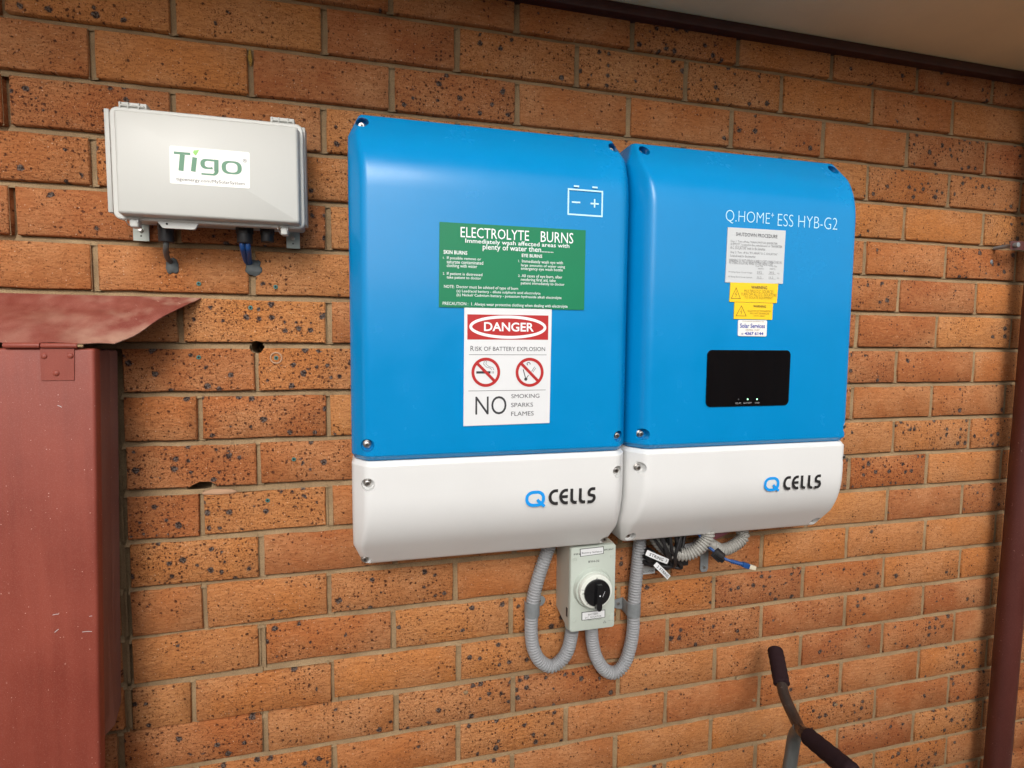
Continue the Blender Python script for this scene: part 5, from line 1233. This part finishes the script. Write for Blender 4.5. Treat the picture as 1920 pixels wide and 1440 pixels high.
cyl('hinge_knuckle', (cb['kn_m'][0]+.0006, -.1215, zk), (cb['kn_r'][0], -.1215, zk), .0040, 'red', mb, seg=16, bev=.0006)
cyl('hinge_pin', (cb['kn_r'][0]-.002, -.1215, zk), (cb['kn_r'][0]+.007, -.1215, zk-.0006), .0022, 'mortar', mb, seg=12, bev=.0006)
cyl('hinge_knuckle', (-.62, -.1215, zk), (cb['kn_l'][0]-.010, -.1215, zk), .0042, 'red', mb, seg=16, bev=.0006)

for sx_, sz_, an_, ln_ in SCR:
    a_ = math.radians(an_); dx_, dz_ = math.cos(a_)*ln_/2, math.sin(a_)*ln_/2
    strokes('scratch', [([(sx_-dx_, sz_-dz_), (sx_+dx_*.2, sz_+dz_*.1+.0004), (sx_+dx_, sz_+dz_)], .0007, False)], -.1197, 'paper', mb)
def lean(p):
    for c in p.children:
        for v in c.data.vertices:
            v.co.x += (v.co.z+mb.location.z+.0855)*.030        # the box does not hang plumb
        lean(c)
lean(mb)
hood = thing('metal_flashing', 'dented sloping red metal flashing over the meter box, its right end cut at a slant', 'flashing', (-.62, 0, 0))
bm = bmesh.new(); nu, nv = 60, 16; G_ = []
hx1 = -.2067
for j in range(nv+1):
    tv = j/nv; row = []
    for i in range(nu+1):
        tu = i/nu
        xr = hx1+( -.2935-hx1)*tv**1.04
        x = BX0-.03+(xr-BX0+.03)*tu
        y = -.0015-.1215*tv; z = .0008-.0775*tv-.0035*max(0, tv-.75)*4*(tu**6)
        q = noise.noise(Vector((x*11, tv*2.2, .3)))*.006+noise.noise(Vector((x*28, tv*4, 2.3)))*.0022
        fade = min(1, tv*5)
        z += q*fade; y -= .5*q*fade
        z += .0065*math.exp(-((x+.33)/.03)**2-((tv-.55)/.2)**2)-.0025*math.exp(-((x+.275)/.02)**2-((tv-.75)/.18)**2)
        row.append(bm.verts.new((x, y, z)))
    G_.append(row)
for j in range(nv):
    for i in range(nu): bm.faces.new((G_[j][i], G_[j][i+1], G_[j+1][i+1], G_[j+1][i]))
r = bmesh.ops.extrude_face_region(bm, geom=list(bm.faces))
for v in r['geom']:
    if isinstance(v, bmesh.types.BMVert): v.co.z -= .0011; v.co.y += .0006
link('sloping_sheet', bm_mesh(bm, ang=50), hood, 'hood')

# ------------------------------------------------------------------ downpipe at the right
px, py, pr = 1.6835, -.055, .0272
dpn = thing('downpipe', 'round maroon downpipe at the right edge of the wall', 'pipe', (px, py, GZ))
bm = bmesh.new(); add_cyl(bm, (px-.028, py, GZ), (px, py, .5974), pr, seg=56); link('pipe', bm_mesh(bm), dpn, 'pipe')
# strap: tab towards the left, band round the front
cx0, cz0 = D['pipe']['clip_l'][0], D['pipe']['clip_l'][1]
bm = bmesh.new(); h = .0105; P = []
for k in range(15):
    a = math.radians(195+k*12); P.append((px+(pr+.0018)*math.cos(a), py+(pr+.0018)*math.sin(a)))
P = [(1.592, -.045), (1.612, -.050), (px-pr-.0018, py+.010)]+P+[(px+pr+.0018, -.020), (px+pr+.004, -.003), (px+pr+.03, -.003)]
A = [bm.verts.new((x, y, cz0+h)) for x, y in P]; B = [bm.verts.new((x, y, cz0-h)) for x, y in P]
for k in range(len(P)-1): bm.faces.new((A[k], A[k+1], B[k+1], B[k]))
r = bmesh.ops.extrude_face_region(bm, geom=list(bm.faces)); bmesh.ops.recalc_face_normals(bm, faces=bm.faces)
for v in r['geom']:
    if isinstance(v, bmesh.types.BMVert): v.co += Vector((v.co.x-px, v.co.y-py, 0)).normalized()*.0016
st_ = link('strap', bm_mesh(bm, ang=50), dpn, 'pipe')
cyl('bolt', (1.601, -.044, cz0), (1.601, -.056, cz0), .0062, 'clip', st_, seg=14, bev=.001)
cyl('bolt', (1.601, -.002, cz0), (1.601, -.045, cz0), .0045, 'clip', st_, seg=12)

# ------------------------------------------------------------------ handlebar leaning by the wall
H = {k: Vector(v) for k, v in D['hb'].items()}
hbk = thing('handlebar', 'bent bronze handlebar with two dark foam grips near the wall at lower right', 'handlebar', (H['t3'].x, H['t3'].y, GZ))
tube('bar', [H['g1a'], H['g1b'], H['t1'], H['t2'], H['t3'], H['t4'], H['g2a'], H['g2b']], .0112, 'tube', hbk, 24)
def grip(a, b, label=None):
    a, b = Vector(a), Vector(b); d = (b-a).normalized(); n = 26; ln = (b-a).length; bm = bmesh.new()
    P = [a+d*ln*k/n for k in range(n+1)]
    def rr(i, n_):
        t = i/(n_-1)
        if i == 0: return .0105
        if i == 1: return .0152
        if i == n_-1: return .0128
        if i in (n_-4,): return .0158
        return .0163+.0004*math.sin(i*1.3)
    add_tube(bm, P, rr, 30); return link('grip', bm_mesh(bm, ang=60), hbk, 'foam', label)
grip(H['g1a'], H['g1b']); grip(H['g2b'], H['g2a'])
S_ = [Vector(v) for v in D['stem']]
S_ = [H['t3'].copy(), S_[1], S_[2], S_[2]+Vector((-.03, -.01, -.10)), Vector((S_[2].x-.16, -.24, GZ+.012))]
tube('stem', S_, .0125, 'stem', hbk, 24)
cyl('foot', Vector((S_[-1].x, S_[-1].y, GZ)), Vector((S_[-1].x, S_[-1].y, GZ+.03)), .020, 'foam', hbk, bev=.003)
